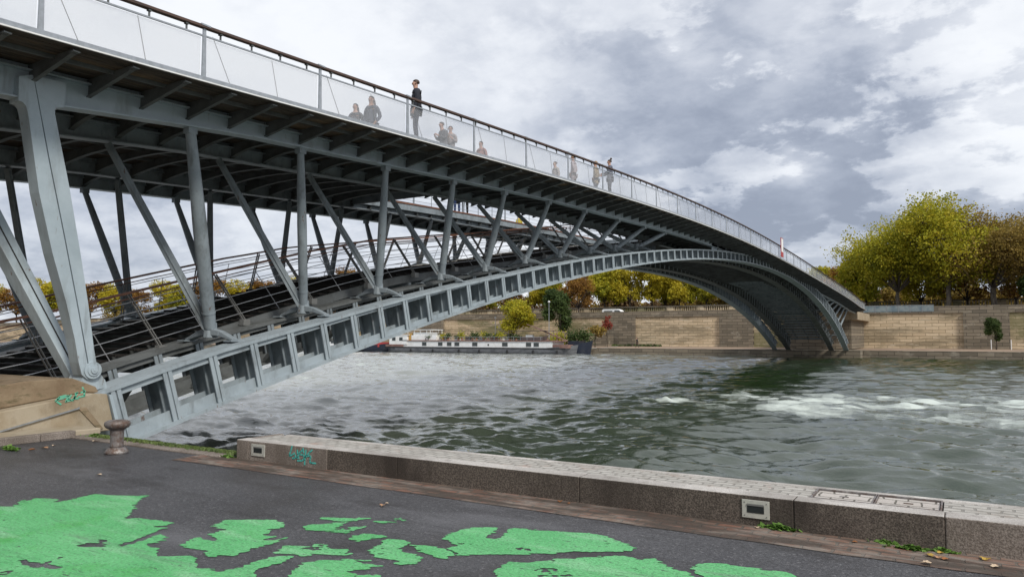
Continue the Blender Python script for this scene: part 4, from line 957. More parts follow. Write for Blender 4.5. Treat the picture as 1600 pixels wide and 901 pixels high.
# strip of moss and short grass on the quay edge
m = 2600; C = np.zeros((m, 3)); C[:, 0] = -11.6+rng.random(m)*3.5; C[:, 1] = EDGE_L-.02-np.abs(rng.normal(0, .05, m)); C[:, 2] = G+.03+rng.random(m)*.015
th = rng.random(m)*6.283; A = np.stack([np.cos(th), np.sin(th), 0*th], 1)*.008; B = np.stack([rng.normal(0, .3, m), rng.normal(0, .3, m), 1+0*th], 1)*.016
b = MB(); b.quads(C, A, B); tag(b.build('edge_grass', M['grass']), 'short grass and moss growing along the quay edge stones', 'grass', kind='stuff')
lfm = [mat('tan fallen leaf', (.38, .22, .12), .8), mat('yellow fallen leaf', (.45, .30, .06), .8), mat('pale fallen leaf', (.55, .43, .30), .8), mat('rust fallen leaf', (.30, .12, .04), .8)]
leaf_specs = [(155, 743, 2, .03, 'pale leaf alone on the asphalt below the bollard'), (598, 791, 0, .035, 'tan curled leaf on asphalt above the smallest green patches'), (604, 788, 2, .02, 'pale leaf touching a curled tan leaf on the asphalt'), (875, 785, 3, .03, 'orange leaf in the brick gutter at the middle of the kerb'),
  (888, 788, 3, .02, 'rust leaf in the brick gutter at the middle of the kerb'), (1183, 826, 2, .025, 'white scrap of leaf at the kerb foot left of a weed'), (1336, 849, 3, .022, 'orange leaf in the gutter left of the small weed'), (1452, 870, 1, .035, 'yellow leaf under the last weed clump'),
  (1466, 873, 0, .035, 'tan leaf in the cluster below the weeds'), (1478, 876, 3, .03, 'rust leaf in the cluster below the weeds'), (1448, 882, 2, .035, 'pale leaf nearest the asphalt below the weeds'), (1540, 876, 1, .04, 'yellow leaf beside the pale end block'), (1556, 888, 2, .035, 'pale leaf at the far right of the gutter'),
  (1470, 866, 1, .03, 'yellow leaf lying against the kerb joint'), (70, 701, 0, .05, 'tan leaf beside the low granite kerb at the left'), (50, 704, 3, .05, 'rust leaf beside the low granite kerb at the left'), (84, 697, 2, .03, 'pale leaf near the abutment apron'), (147, 690, 2, .03, 'pink leaf under the weeds by the bollard')]
for (px, py, mi, s, lab) in leaf_specs:
    x, y = on_z((px, py), G); n = 7; a0 = random.random()*6
    pts = []
    for k in range(n*2): a = a0+math.pi*k/n; r = s*(1 if k % 2 == 0 else .62)*(1.25 if k == 0 else 1); pts.append((r*math.cos(a), r*math.sin(a), .003+.35*s*abs(math.sin(a-a0))))
    b = MB(); b.add([(0, 0, .004)]+pts, [(0, 1+k, 1+(k+1) % (2*n)) for k in range(2*n)])
    tag(b.build('fallen_leaf', lfm[mi], loc=(x, min(y, 6.40), G+.011)), lab, 'leaf', 'leaves fallen on the quay')

# ------------------------------------------------------------------ trees
def crown_quads(seed, rx, rz, clumps, per, leaf, hollow=.35, squash=1.0, lobes=7):
    r_ = np.random.default_rng(seed); b = MB()
    # big lobes carry small clumps: uneven outline with gaps
    ld = r_.normal(size=(lobes, 3)); ld /= np.linalg.norm(ld, axis=1)[:, None]; ld[:, 2] = ld[:, 2]*.8+.05
    lc = ld*np.array([rx*.66, rx*.66, rz*.66])*(.75+.4*r_.random(lobes))[:, None]; lr = rx*(.24+.26*r_.random(lobes))
    C = []
    for k in range(clumps):
        i = r_.integers(lobes); d = r_.normal(size=3); d /= np.linalg.norm(d); rad = lr[i]*(hollow+(1-hollow)*r_.random()**.45)
        c = lc[i]+d*rad*np.array([1, 1, rz/rx*.9]); cr_ = rx*(.055+.07*r_.random())
        P_ = c+r_.normal(size=(per, 3))*cr_*np.array([1, 1, .6]); C.append(P_)
    C = np.concatenate(C); m = len(C)
    u = r_.normal(size=(m, 3)); u /= np.linalg.norm(u, axis=1)[:, None]; v = np.cross(u, r_.normal(size=(m, 3))); v /= np.linalg.norm(v, axis=1)[:, None]
    s = leaf*(.6+.8*r_.random(m))[:, None]; b.quads(C, u*s, v*s*.7); return b, lc
def tree_proto(seed, h, trunk_h, rx, rz, leafm, barkm, label, clumps=420, per=22, leaf=.17, hollow=.35, tr=.35, name='plane_tree', bare=0, lobes=7):
    r_ = random.Random(seed); t = thing(name, label, 'tree')
    b, lc = crown_quads(seed, rx, rz, clumps, per, leaf, hollow, lobes=lobes); cz = h-rz
    tb = MB(); p = [Vector((0, 0, -.1))]
    lean = Vector((r_.uniform(-.05, .05), r_.uniform(-.05, .05), 1))
    for k in range(1, 5): p.append(lean*(trunk_h*k/4)+Vector((r_.uniform(-.1, .1), r_.uniform(-.1, .1), 0)))
    tb.tube(p, [tr*1.25, tr, tr*.9, tr*.85, tr*.75], 9)
    base = p[-1]
    ends = [Vector(c)+Vector((0, 0, cz)) for c in lc.tolist()]
    for e in ends:
        mid = base.lerp(e, .5)+Vector((r_.uniform(-.6, .6), r_.uniform(-.6, .6), r_.uniform(0, .8)))
        tb.tube([base, mid, e], [tr*.5, tr*.3, tr*.1], 6)
        for q_ in range(7+bare):
            d = Vector((r_.gauss(0, 1), r_.gauss(0, 1), r_.gauss(.5, .8))).normalized()*rx*r_.uniform(.25, .5)*(1.15 if bare else 1)
            s_ = mid.lerp(e, r_.uniform(.2, 1)); m_ = s_+d*.5+Vector((r_.uniform(-.3, .3),)*3); tb.tube([s_, m_, s_+d], [tr*.13, tr*.08, tr*.03], 4, cap=False)
            if bare:
                for _ in range(3):
                    d2 = Vector((r_.gauss(0, 1), r_.gauss(0, 1), r_.gauss(.6, .7))).normalized()*rx*.16; tb.tube([m_, m_+d2], [tr*.05, tr*.02], 3, cap=False)
    tb.build('trunk', barkm, t, smooth=True)
    o = b.build('crown', leafm, t, loc=(0, 0, cz)); return t
used = set()
def put(proto, x, y, z, s, rz, label, group):
    if proto.name not in used: used.add(proto.name); o = proto
    else: o = copy_tree(proto)
    o.location = (x, y, z); o.scale = (s, s, s*random.uniform(.95, 1.05)) ; o.rotation_euler = (0, 0, rz); o['label'] = label; o['group'] = group; return o
STREET, PARK, QUAY2 = 3.55, 5.2, -2.12
pA = tree_proto(11, 19.8, 4.2, 9.2, 8.9, M['leaf_yg'], M['bark'], 'big', clumps=1050, per=34, leaf=.125, tr=.40, lobes=17, hollow=.2, bare=1)
pA2 = tree_proto(31, 20.5, 5.0, 8.6, 9.2, M['leaf_yg'], M['bark'], 'big', clumps=950, per=34, leaf=.125, tr=.40, lobes=19, hollow=.2, bare=1)
pB = tree_proto(12, 19, 4.0, 8.4, 8.6, M['leaf_br'], M['bark'], 'brown', lobes=11, clumps=900, per=26, leaf=.115, tr=.45, bare=6, hollow=.2)
pC = tree_proto(13, 11, 2.4, 4.6, 4.6, M['leaf_yg'], M['bark_dark'], 'small', clumps=420, per=20, leaf=.14, tr=.2, lobes=9)
pD = tree_proto(14, 11, 2.6, 4.8, 4.7, M['leaf_or'], M['bark_dark'], 'orange', clumps=330, per=18, leaf=.13, tr=.2, bare=4, hollow=.1, lobes=10)
pE = tree_proto(15, 12, 2.6, 3.6, 5.0, M['leaf_g'], M['bark_dark'], 'green', clumps=420, per=20, leaf=.15, tr=.2)
pF = tree_proto(16, 11.5, 2.6, 4.8, 4.9, M['leaf_y'], M['bark_dark'], 'yellow', clumps=450, per=20, leaf=.14, tr=.2, lobes=9)
def at_px(px, y): d = ray(px, HOR); return d.x*y/d.y
TG = 'trees along the far bank'
put(pA, at_px(1405, 151), 151, STREET, 1.0, .3, 'large yellow green plane tree just right of the bridge end', TG)
put(pA2, at_px(1482, 149), 149, STREET, 1.12, 2.1, 'tallest yellow green plane tree right of centre on the far street', TG)
put(pC, at_px(1355, 158), 158, STREET, 1.15, 1.3, 'small yellow green tree low beside the bridge landing', TG)
put(pF, at_px(1440, 160), 160, STREET, 1.1, 3.3, 'low yellow tree filling the gap between the two big plane trunks', TG)
put(pD, at_px(1515, 159), 159, STREET, 1.1, .3, 'low orange brown tree under the big brown plane', TG)
put(pD, at_px(1590, 160), 160, STREET, 1.15, 5.3, 'low orange brown tree near the right edge behind the parapet', TG)
put(pB, at_px(1556, 150), 150, STREET, 1.16, 1.0, 'brown half bare plane tree beside the tall green one', TG)
put(pB, at_px(1625, 152), 152, STREET, 1.05, 3.0, 'brown plane tree cut by the right edge of the view', TG)
put(pE, at_px(1612, 147), 147, STREET, .55, 2.0, 'low dark green tree at the right edge behind the parapet', TG)
put(pD, at_px(1322, 175), 175, PARK, .95, 2.0, 'small orange brown tree peeping out beyond the bridge end', TG)
put(pF, at_px(1352, 172), 172, PARK, .62, 1.0, 'low yellow shrub like tree beyond the bridge landing', TG)
put(pC, at_px(1298, 185), 185, PARK, 1.15, 1.0, 'pale green treetop just over the deck beside the bridge end', TG)
put(pD, at_px(1290, 200), 200, PARK, 1.1, 4.0, 'bare brownish treetop behind the bridge end', TG)
rowp = [(1150, 172, pF, .9), (1195, 178, pC, .9), (1105, 170, pC, .95), (1062, 172, pF, 1.05), (1040, 186, pC, 1.2), (1020, 172, pF, 1.1), (985, 170, pF, 1.12), (962, 180, pC, 1.2), (945, 170, pC, 1.15), (915, 174, pD, 1.1), (905, 150, pD, .95), (870, 178, pC, 1.2), (835, 176, pF, 1.0), (800, 172, pD, 1.0), (765, 176, pC, 1.0), (730, 172, pF, 1.1), (690, 176, pD, 1.1), (650, 172, pC, 1.0), (1080, 184, pC, 1.1), (1130, 188, pF, 1.0)]
cn = {pC: 'yellow green', pD: 'thin orange brown', pE: 'dark green', pF: 'bright yellow'}
cn = {pC.name: 'yellow green', pD.name: 'thin orange brown', pE.name: 'dark green', pF.name: 'bright yellow'}
marks = ['under the right shoulder of the arch', 'right of the tall lamp and under the arch', 'over the balustrade under the arch', 'over the white van', 'behind the barge bow', 'behind the street wall above the barge', 'half hidden behind the arch ribs']
for k, (px, yy, p_, s_) in enumerate(sorted(rowp, key=lambda r: -r[0])):
    mk = marks[min(len(marks)-1, k*len(marks)//len(rowp))]
    put(p_, at_px(px, yy), yy, PARK if yy > 162 else STREET, s_, k*1.7, '%s park tree %s, number %d from the right in its row' % (cn[p_.name], mk, k+1) if False else '%s park tree %s' % (cn[p_.name], mk), TG)
for k, px in enumerate([590, 545, 500, 455, 410, 375, 330, 290, 255, 215, 178, 140, 100, 62, 25, -15, -60]):
    p_ = [pF, pD, pC, pF, pD][k % 5]; yy = [178, 172, 185][k % 3]
    put(p_, at_px(px, yy), yy, PARK, 1.3+.25*random.random()+(.5 if px < 150 else 0), k*2.3, '%s autumn tree seen through the bridge trusses' % cn[p_.name], 'trees seen through the bridge')
# trees that stand on the far lower quay
put(pC, at_px(802, 132), 132, QUAY2, 1.0, .4, 'broad yellow green tree on the lower quay behind the barge', TG)
put(pE, at_px(876, 131), 131, QUAY2, 1.0, 1.4, 'dark green leafy tree on the lower quay right of the broad yellow one', TG)
pR = tree_proto(17, 6.0, 1.4, 1.5, 2.5, M['leaf_red'], M['bark_dark'], 'red', clumps=90, per=10, leaf=.12, tr=.07, name='sapling', hollow=.1)
put(pR, at_px(949, 127), 127, QUAY2, 1.05, 0, 'slender red leaved sapling on the far quay', TG).scale = (.62, .62, 1.15)
pS = tree_proto(18, 4.2, 1.2, 2.0, 1.6, M['leaf_br'], M['bark_dark'], 'brown', clumps=90, per=12, leaf=.13, tr=.09, name='small_tree', hollow=.1, bare=2)
put(pS, at_px(930, 124), 124, QUAY2, 1.0, 0, 'low brown leaved tree left of the red sapling', TG)
put(pE, at_px(1556, 134), 134, QUAY2, .42, 1, 'young green tree behind white rails at the foot of the right buttress', TG)
# rust coloured hedge mass in the park
def hedge(name, x0, x1, y, z0, h, m_, n, label):
    C = np.stack([x0+rng.random(n)*(x1-x0), y+rng.normal(0, .9, n), z0+h*rng.random(n)**.8], 1)
    C[:, 2] = z0+(C[:, 2]-z0)*(.72+.22*np.sin(C[:, 0]*.37+1)+.16*np.sin(C[:, 0]*.91)+.12*np.sin(C[:, 0]*2.3))
    u = rng.normal(size=(n, 3)); u /= np.linalg.norm(u, axis=1)[:, None]; v = np.cross(u, rng.normal(size=(n, 3))); v /= np.linalg.norm(v, axis=1)[:, None]
    s = ((.15+.15*rng.random(n))*(1.15 if y > 190 else 1))[:, None]; b = MB(); b.quads(C, u*s, v*s); return tag(b.build(name, m_), label, 'hedge', kind='stuff')
hedge('hedge', -200, 40, 198, PARK, 6.2, M['leaf_rust'], 50000, 'rust coloured clipped hedge mass behind the park trees')
hedge('far_wood', -420, 90, 240, PARK, 11.5, M['leaf_br'], 60000, 'far brown band of treetops deep in the park')
hedge('terrace_hedge', -60, 40, 178, PARK, 5.2, M['leaf_br'], 16000, 'brown hedge behind the balustrade below the big plane trees')
hedge('street_planting', -150, -30, 160.8, STREET, 1.0, M['leaf_g'], 5000, 'low green planting at the foot of the terrace wall')
hedge('quay_verge', -70, -50, 137.8, QUAY2, .22, M['leaf_g'], 500, 'low weeds at the foot of the far quay wall')

# ------------------------------------------------------------------ boats
def hull_mesh(L_, W_, z0, z1, bow=.12, sheer=.5, stern=.05):
    b = MB(); n = 28; rows = []
    for i in range(n+1):
        s = i/n
        w_ = W_/2*min(1, (1-max(0, (s-(1-bow))/bow)**2.2))*min(1, .55+s/stern*.45 if s < stern else 1); w_ = max(w_, .05)
        top = z1+sheer*max(0, (s-(1-bow*1.6))/(bow*1.6))**2+.15*sheer*max(0, (stern*2-s)/(stern*2))
        xo = .25*max(0, (s-(1-bow))/bow)
        rows.append([(s*L_, -w_*.85, z0), (s*L_+xo, -w_, z0+.5*(top-z0)), (s*L_+xo*2, -w_, top), (s*L_+xo*2, w_, top), (s*L_+xo, w_, z0+.5*(top-z0)), (s*L_, w_*.85, z0)])
    vs = [v for r_ in rows for v in r_]; fs = []
    for i in range(n):
        for k in range(6): fs.append((i*6+k, i*6+(k+1) % 6, (i+1)*6+(k+1) % 6, (i+1)*6+k))
    fs += [tuple(range(6)), tuple(n*6+k for k in range(5, -1, -1))]; b.add(vs, fs); return b
bx0 = on_y((600, 545), 106)[0]; bL = on_y((888, 545), 106)[0]-bx0
ba = thing('barge', 'long grey hulled houseboat barge with white cabin moored at the far quay', 'boat', (bx0, 108.6, WZ))
hull_mesh(bL, 5.05, -.4, .85, .10, .5).build('hull', M['hull'], ba)
b = MB(); b.box(.2, bL-.6, -2.545, -2.50, .72, .90); b.build('rubbing_strake', M['black'], ba)
b = MB(); b.box(4.2, bL-3.2, -2.0, 2.0, .86, 1.80); b.build('cabin', M['white'], ba)
b = MB(); b.box(4.0, bL-2.6, -2.15, 2.15, 1.80, 1.95); b.build('roof', M['rust_deck'], ba)
b = MB(); b.box(.1, 4.2, -2.3, 2.3, .86, 1.25); b.box(bL-3.2, bL-.4, -2.0, 2.0, .86, 1.35); b.build('foredeck', M['rust_deck'], ba)
for px, w_ in ((663, .9), (688, .9), (702, .9), (714, .95), (742, 1.0), (789, 1.0), (826, .9), (838, .9)):
    xw = on_y((px, 540), 106.6)[0]-bx0; b = MB(); b.box(xw-w_/2, xw+w_/2, -2.03, -2.003, 1.12, 1.60); o = b.build('window', M['window'], ba)
    c = MB()
    for (a0, a1, c0, c1) in ((-w_/2-.05, w_/2+.05, 1.06, 1.118), (-w_/2-.05, w_/2+.05, 1.602, 1.65), (-w_/2-.05, -w_/2-.002, 1.12, 1.60), (w_/2+.002, w_/2+.05, 1.12, 1.60)): c.box(xw+a0, xw+a1, -2.04, -2.002, c0, c1)
    c.build('frame', M['rail_grey'], o)
xw = on_y((763, 540), 106.6)[0]-bx0; b = MB(); b.lathe([(.16, 0), (.16, .03)], n=16); o = b.build('porthole', M['window'], ba); o.rotation_euler = (R(90), 0, 0); o.location = (xw, -2.003, 1.28)
for k in range(7):
    b = MB(); xf = 6+k*5.1+random.random(); b.tube([(xf, -2.62, -.05), (xf, -2.62, .55)], .13, 8); b.build('fender', M['black'], ba)
for (x0_, x1_) in ((.6, -5), (bL-1, bL+5)):
    b = MB(); b.tube([(x0_+(x1_-x0_)*t_, 1.5+4.2*t_, 1.0+.1*t_-.9*t_*(1-t_)) for t_ in np.linspace(0, 1, 9)], .035, 5); b.build('mooring_rope', M['rail_grey'], ba)
for k in range(9):
    xf = 12+k*2.6; b = MB(); b.box(xf, xf+.4+.5*random.random(), -1.2+random.random(), .6, 1.96, 2.2+.4*random.random()); b.build('deck_box', [M['rust_deck'], M['white'], M['canvas'], M['zinc']][k % 4], ba)
# wheelhouse and aft cabin
b = MB(); b.box(.9, 5.1, -2.15, 1.9, 1.26, 2.75); wh = b.build('wheelhouse', M['white'], ba)
for xx in (1.6, 3.3): c = MB(); c.box(xx, xx+.8, -2.18, -2.153, 1.85, 2.4); c.build('pane', M['window'], wh)
b = MB(); b.box(.7, 5.4, -2.25, 2.05, 2.75, 2.85); b.build('wheelhouse_roof', M['white'], wh)
b = MB(); b.box(5.2, 5.75, -1.7, 1.7, 1.81, 3.0); b.build('door', M['yellow'], ba)
b = MB(); b.box(5.8, 11.5, -1.7, 1.7, 1.96, 2.75); b.box(6.1, 9.4, -1.5, 1.5, 2.75, 3.2); b.build('saloon', M['white'], ba)
b = MB(); b.box(4.9, 10.4, -1.9, 1.9, 3.55, 3.65)
for xx in (5.0, 6.5, 8, 9.4, 10.2): b.box(xx, xx+.07, -1.8, -1.73, 3.0, 3.55); b.box(xx, xx+.07, 1.73, 1.8, 3.0, 3.55)
b.build('awning', M['white'], ba)
b = MB(); b.box(12.5, bL-5, -2.1, -2.05, 2.45, 2.5); b.box(12.5, bL-5, -2.1, -2.05, 2.1, 2.13)
xx = 12.5
while xx < bL-5: b.box(xx, xx+.05, -2.1, -2.05, 1.8, 2.47); xx += 1.3
b.build('deck_rail', M['zinc'], ba)
b = MB(); b.tube([(9.6, -1.93, 2.45)]+[(9.6+.32*math.sin(a), -1.93, 2.13+.32*math.cos(a)) for a in np.linspace(.3, 6.2, 14)], .05, 6); b.build('lifebuoy', M['black'], ba)
b = MB(); b.beam((bL-7.6, 0, 3.9), (bL-1.6, 0, 1.9), .18, .18); b.beam((bL-3.4, 0, 1.3), (bL-3.4, 0, 3.2), .12, .12); b.beam((bL-7.6, 0, 3.9), (bL-9.2, 0, 4.35), .12, .1); b.build('boom', M['rust_deck'], ba)
b = MB()
b.box(bL-12.2, bL-4.6, -1.4, 1.4, 3.35, 3.42)
for xx in (bL-12.0, bL-4.8):
    for yy in (-1.3, 1.3): b.box(xx-.03, xx+.03, yy-.03, yy+.03, 1.8, 3.35)
b.build('canopy', M['canvas'], ba)
dh = thing('dinghy', 'upturned dark dinghy lying on the barge roof', 'boat', (bx0+bL-9.8, 108.0, WZ+1.95)); hull_mesh(4.6, 1.5, .0, .55, .35, .25).build('hull', M['canvas'], dh); b = MB(); b.box(.9, 2.2, -.3, .3, .56, .95); b.build('cover', M['white'], dh)
for k, px in enumerate((672, 688, 700, 712, 722, 734, 744, 752, 762, 772, 782, 793, 806)):
    x = on_y((px, 530), 107.3)[0]; hgt = [.55, .9, 1.1, .7, 1.3, 1.2, 1.1, 1.4, 1.2, 1.0, 1.3, 1.0, .8][k]
    t = thing('potted_plant', ['bushy green potted plant', 'yellowing potted plant', 'small dark potted shrub'][k % 3]+' on the barge roof', 'plant', (x, 107.3+.8*(k % 2), WZ+1.95*1.14), 0, 'potted plants on the barge roof')
    b = MB(); b.lathe([(.16, 0), (.24, .38)], n=12); b.build('pot', M['terracotta'], t)
    m_ = 150; C = rng.normal(size=(m_, 3))*np.array([.34, .34, .24*hgt])+np.array([0, 0, .35+.40*hgt]); u = rng.normal(size=(m_, 3)); u /= np.linalg.norm(u, axis=1)[:, None]; v = np.cross(u, rng.normal(size=(m_, 3))); v /= np.linalg.norm(v, axis=1)[:, None]
    b = MB(); b.quads(C, u*.10, v*.07); b.build('foliage', [M['leaf_g'], M['leaf_yg'], M['leaf_g']][k % 3], t)
for k, px in enumerate((872, 893, 908)):
    x = on_y((px, 530), 114)[0]; t = thing('shrub', ['low yellow green shrub on the quay left of two others', 'tall loose green shrub at the barge bow', 'round dark green shrub right of the barge bow'][k], 'shrub', (x, 114+k*.6, QUAY2), 0, 'shrubs on the quay by the barge bow')
    m_ = 700; C = rng.normal(size=(m_, 3))*np.array([.8, .6, .62])+np.array([0, 0, 1.3+.3*k]); u = rng.normal(size=(m_, 3)); u /= np.linalg.norm(u, axis=1)[:, None]; v = np.cross(u, rng.normal(size=(m_, 3))); v /= np.linalg.norm(v, axis=1)[:, None]
    b = MB(); b.quads(C, u*.13, v*.09); b.build('foliage', M['leaf_g'] if k else M['leaf_yg'], t); b = MB(); b.tube([(0, 0, 0), (.05, 0, 1.3)], .05, 6); b.build('stem', M['bark_dark'], t)
ba.scale = (1, 1, 1.14); dh.location.z += .25
tx = on_y((880, 545), 108.5)[0]
tg_ = thing('tug', 'dark navy boat with raised bow moored beyond the barge bow', 'boat', (tx, 110.2, WZ)); hull_mesh(on_y((915, 545), 108.5)[0]-tx, 3.2, -.3, 1.5, .45, .75).build('hull', M['navy'], tg_)
b = MB(); b.box(.6, 2.4, -1.1, 1.1, 1.4, 2.15); b.build('deckhouse', M['navy'], tg_); b = MB(); b.tube([(3.1, 0, 1.6), (3.1, 0, 2.3)], .10, 8); b.tube([(3.1, -.4, 2.1), (3.1, .4, 2.1)], .06, 8); b.build('bitt', M['black'], tg_)
b = MB(); b.lathe([(.17, 0), (.17, .03)], n=14); o = b.build('hull_mark', M['white'], tg_); o.rotation_euler = (R(90), 0, 0); o.location = (3.0, -1.25, 1.2)
ox = on_y((520, 545), 106)[0]
ot = thing('dark_boat', 'black hulled boat with red deckhouse behind the barge stern', 'boat', (ox, 107.8, WZ)); hull_mesh(on_y((598, 545), 106)[0]-ox, 4.4, -.3, .95, .35, .7).build('hull', M['navy'], ot)
b = MB(); b.box(8.6, 11.6, -1.5, 1.5, .9, 1.75); b.build('deckhouse', M['red'], ot); b = MB(); b.box(4.4, 6.6, -1.2, 1.2, .9, 1.7); b.build('hatch_cover', M['white'], ot)
b = MB(); b.lathe([(.25, 0), (.25, .04)], n=14); o = b.build('hull_mark', M['white'], ot); o.rotation_euler = (R(90), 0, 0); o.location = (7.6, -2.24, .55)
wx = on_y((395, 520), 100)[0]
wb = thing('white_boat', 'white passenger boat glimpsed through the arch ladder at the left', 'boat', (wx, 104, WZ)); hull_mesh(on_y((505, 520), 100)[0]-wx, 4.6, -.3, 1.1, .15, .4).build('hull', M['white'], wb)
b = MB(); b.box(3, 24, -1.9, 1.9, 1.1, 3.0); c_ = b.build('cabin', M['white'], wb)
for xx in np.arange(3.6, 23, 1.6): c = MB(); c.box(xx, xx+1.1, -1.93, -1.902, 1.6, 2.6); c.build('pane', M['window'], c_)

# ------------------------------------------------------------------ street things far off
vx = at_px(961, 152)
van = thing('white_van', 'white van driving along the upper street of the far bank', 'van', (vx, 152, STREET))
b = MB(); prof = [(-2.7, .45), (-2.7, 2.1), (-2.45, 2.3), (1.0, 2.3), (1.5, 2.1), (2.3, 1.35), (2.9, 1.15), (3.0, .45)]
n_ = len(prof); vs = [(x, -.95, z) for x, z in prof]+[(x, .95, z) for x, z in prof]; b.add(vs, [tuple(range(n_)), tuple(range(2*n_-1, n_-1, -1))]+[(i, (i+1) % n_, (i+1) % n_+n_, i+n_) for i in range(n_)]); b.build('body', M['white'], van, bevel=.05)
b = MB(); b.add([(.3, -.96, 1.4), (2.05, -.96, 1.42), (1.45, -.96, 2.0), (.3, -.96, 2.0)], [(0, 1, 2, 3)]); b.box(-2.2, -.2, -.965, -.955, 1.45, 1.95); b.build('window', M['window'], van)
for xx in (-1.8, 2.0):
    for yy in (-.93, .93): b = MB(); b.lathe([(.36, -.1), (.36, .1)], n=16); o = b.build('wheel', M['black'], van); o.rotation_euler = (R(90), 0, 0); o.location = (xx, yy, .36)
lampx = at_px(858, 118)
lp = thing('lamp_post', 'slim pale lamp post on the far lower quay left of the green tree', 'lamp post', (lampx, 118, QUAY2))
b = MB(); b.tube([(0, 0, 0), (0, 0, 8.2)], [.09, .05], 8); b.build('post', M['zinc'], lp); b = MB(); b.lathe([(.08, 0), (.22, .1), (.2, .25), (.03, .34)], (0, 0, 8.1), 12); b.build('lamp_head', M['white'], lp)
lx2 = at_px(774, 122); lp2 = thing('lamp_post', 'short grey pole on the far quay behind the barge roof', 'lamp post', (lx2, 122, QUAY2)); b = MB(); b.tube([(0, 0, 0), (0, 0, 5.6)], .06, 8); b.build('post', M['rail_grey'], lp2); b = MB(); b.box(-.15, .15, -.1, .1, 5.55, 5.75); b.build('lamp_head', M['zinc'], lp2)
# white tree guard at the right buttress
tgx = at_px(1568, 133)
for k, dx in enumerate((-1.6, .9)):
    b = MB(); b.box(-.05, .05, -.05, .05, 0, 1.5); b.box(-.05, .05, -.05, .05, 0, .01); tag(b.build('marker_post', M['white'], loc=(tgx+dx, 132.5, QUAY2)), ['white post left of the young tree at the right buttress', 'white post right of the young tree at the right buttress'][k], 'post', 'white posts on the far quay')
# glazed fence panels at the bridge landing
gl = mat('blue grey hoarding', (.12, .17, .20), .3, 0, (.24, .28, .28), .8, coord='World')
x0 = at_px(1350, WY-1); x1 = at_px(1461, WY-1)
hf = thing('landing_fence', 'blue grey glazed fence panels on the wall beside the bridge landing', 'fence', (x0, WY+.2, 4.2)); n = 6
for k in range(n):
    a, c = (x1-x0)*k/n, (x1-x0)*(k+1)/n; b = MB(); b.box(a+.06, c-.06, -.30, -.27, -.25, .75); b.build('panel', gl, hf); b = MB(); b.box(a-.04, a+.04, -.33, -.24, -.5, .86); b.build('post', M['zinc'], hf)
b = MB(); b.box(0, x1-x0, -.32, -.25, .80, .86); b.build('rail', M['zinc'], hf)
st = MB(); 
for k in range(8): st.box(k*.9, k*.9+7-.9*k, 0, 3, -.0+.28*k, .28*(k+1))
tag(st.build('quay_steps', M['dark_stone'], loc=(at_px(915, 135)-2, 134.5, QUAY2)), 'dark stone steps against the far quay wall below the brown tree', 'steps')

# ------------------------------------------------------------------ people
def skin_obj(name, V, E_, Rr, m, parent, sub=1, root=0):
    me = bpy.data.meshes.new(name); me.from_pydata([tuple(v) for v in V], E_, []); me.update()
    o = bpy.data.objects.new(name, me); COL.objects.link(o); o.parent = parent; me.materials.append(m)
    sk = o.modifiers.new('skin', 'SKIN'); sk.use_smooth_shade = True
    if not me.skin_vertices:
        bmx = bmesh.new(); bmx.from_mesh(me); bmx.verts.layers.skin.verify(); bmx.to_mesh(me); bmx.free()
    for i, r_ in enumerate(Rr):
        sv = me.skin_vertices[0].data[i]; sv.radius = r_ if isinstance(r_, tuple) else (r_, r_); sv.use_root = (i == root)
    ss = o.modifiers.new('sub', 'SUBSURF'); ss.levels = sub; ss.render_levels = sub
    return o
cloth = {}
def cm(c):
    if c not in cloth: cloth[c] = mat('cloth', c, .85, 0, tuple(x*.7 for x in c), 6)
    return cloth[c]
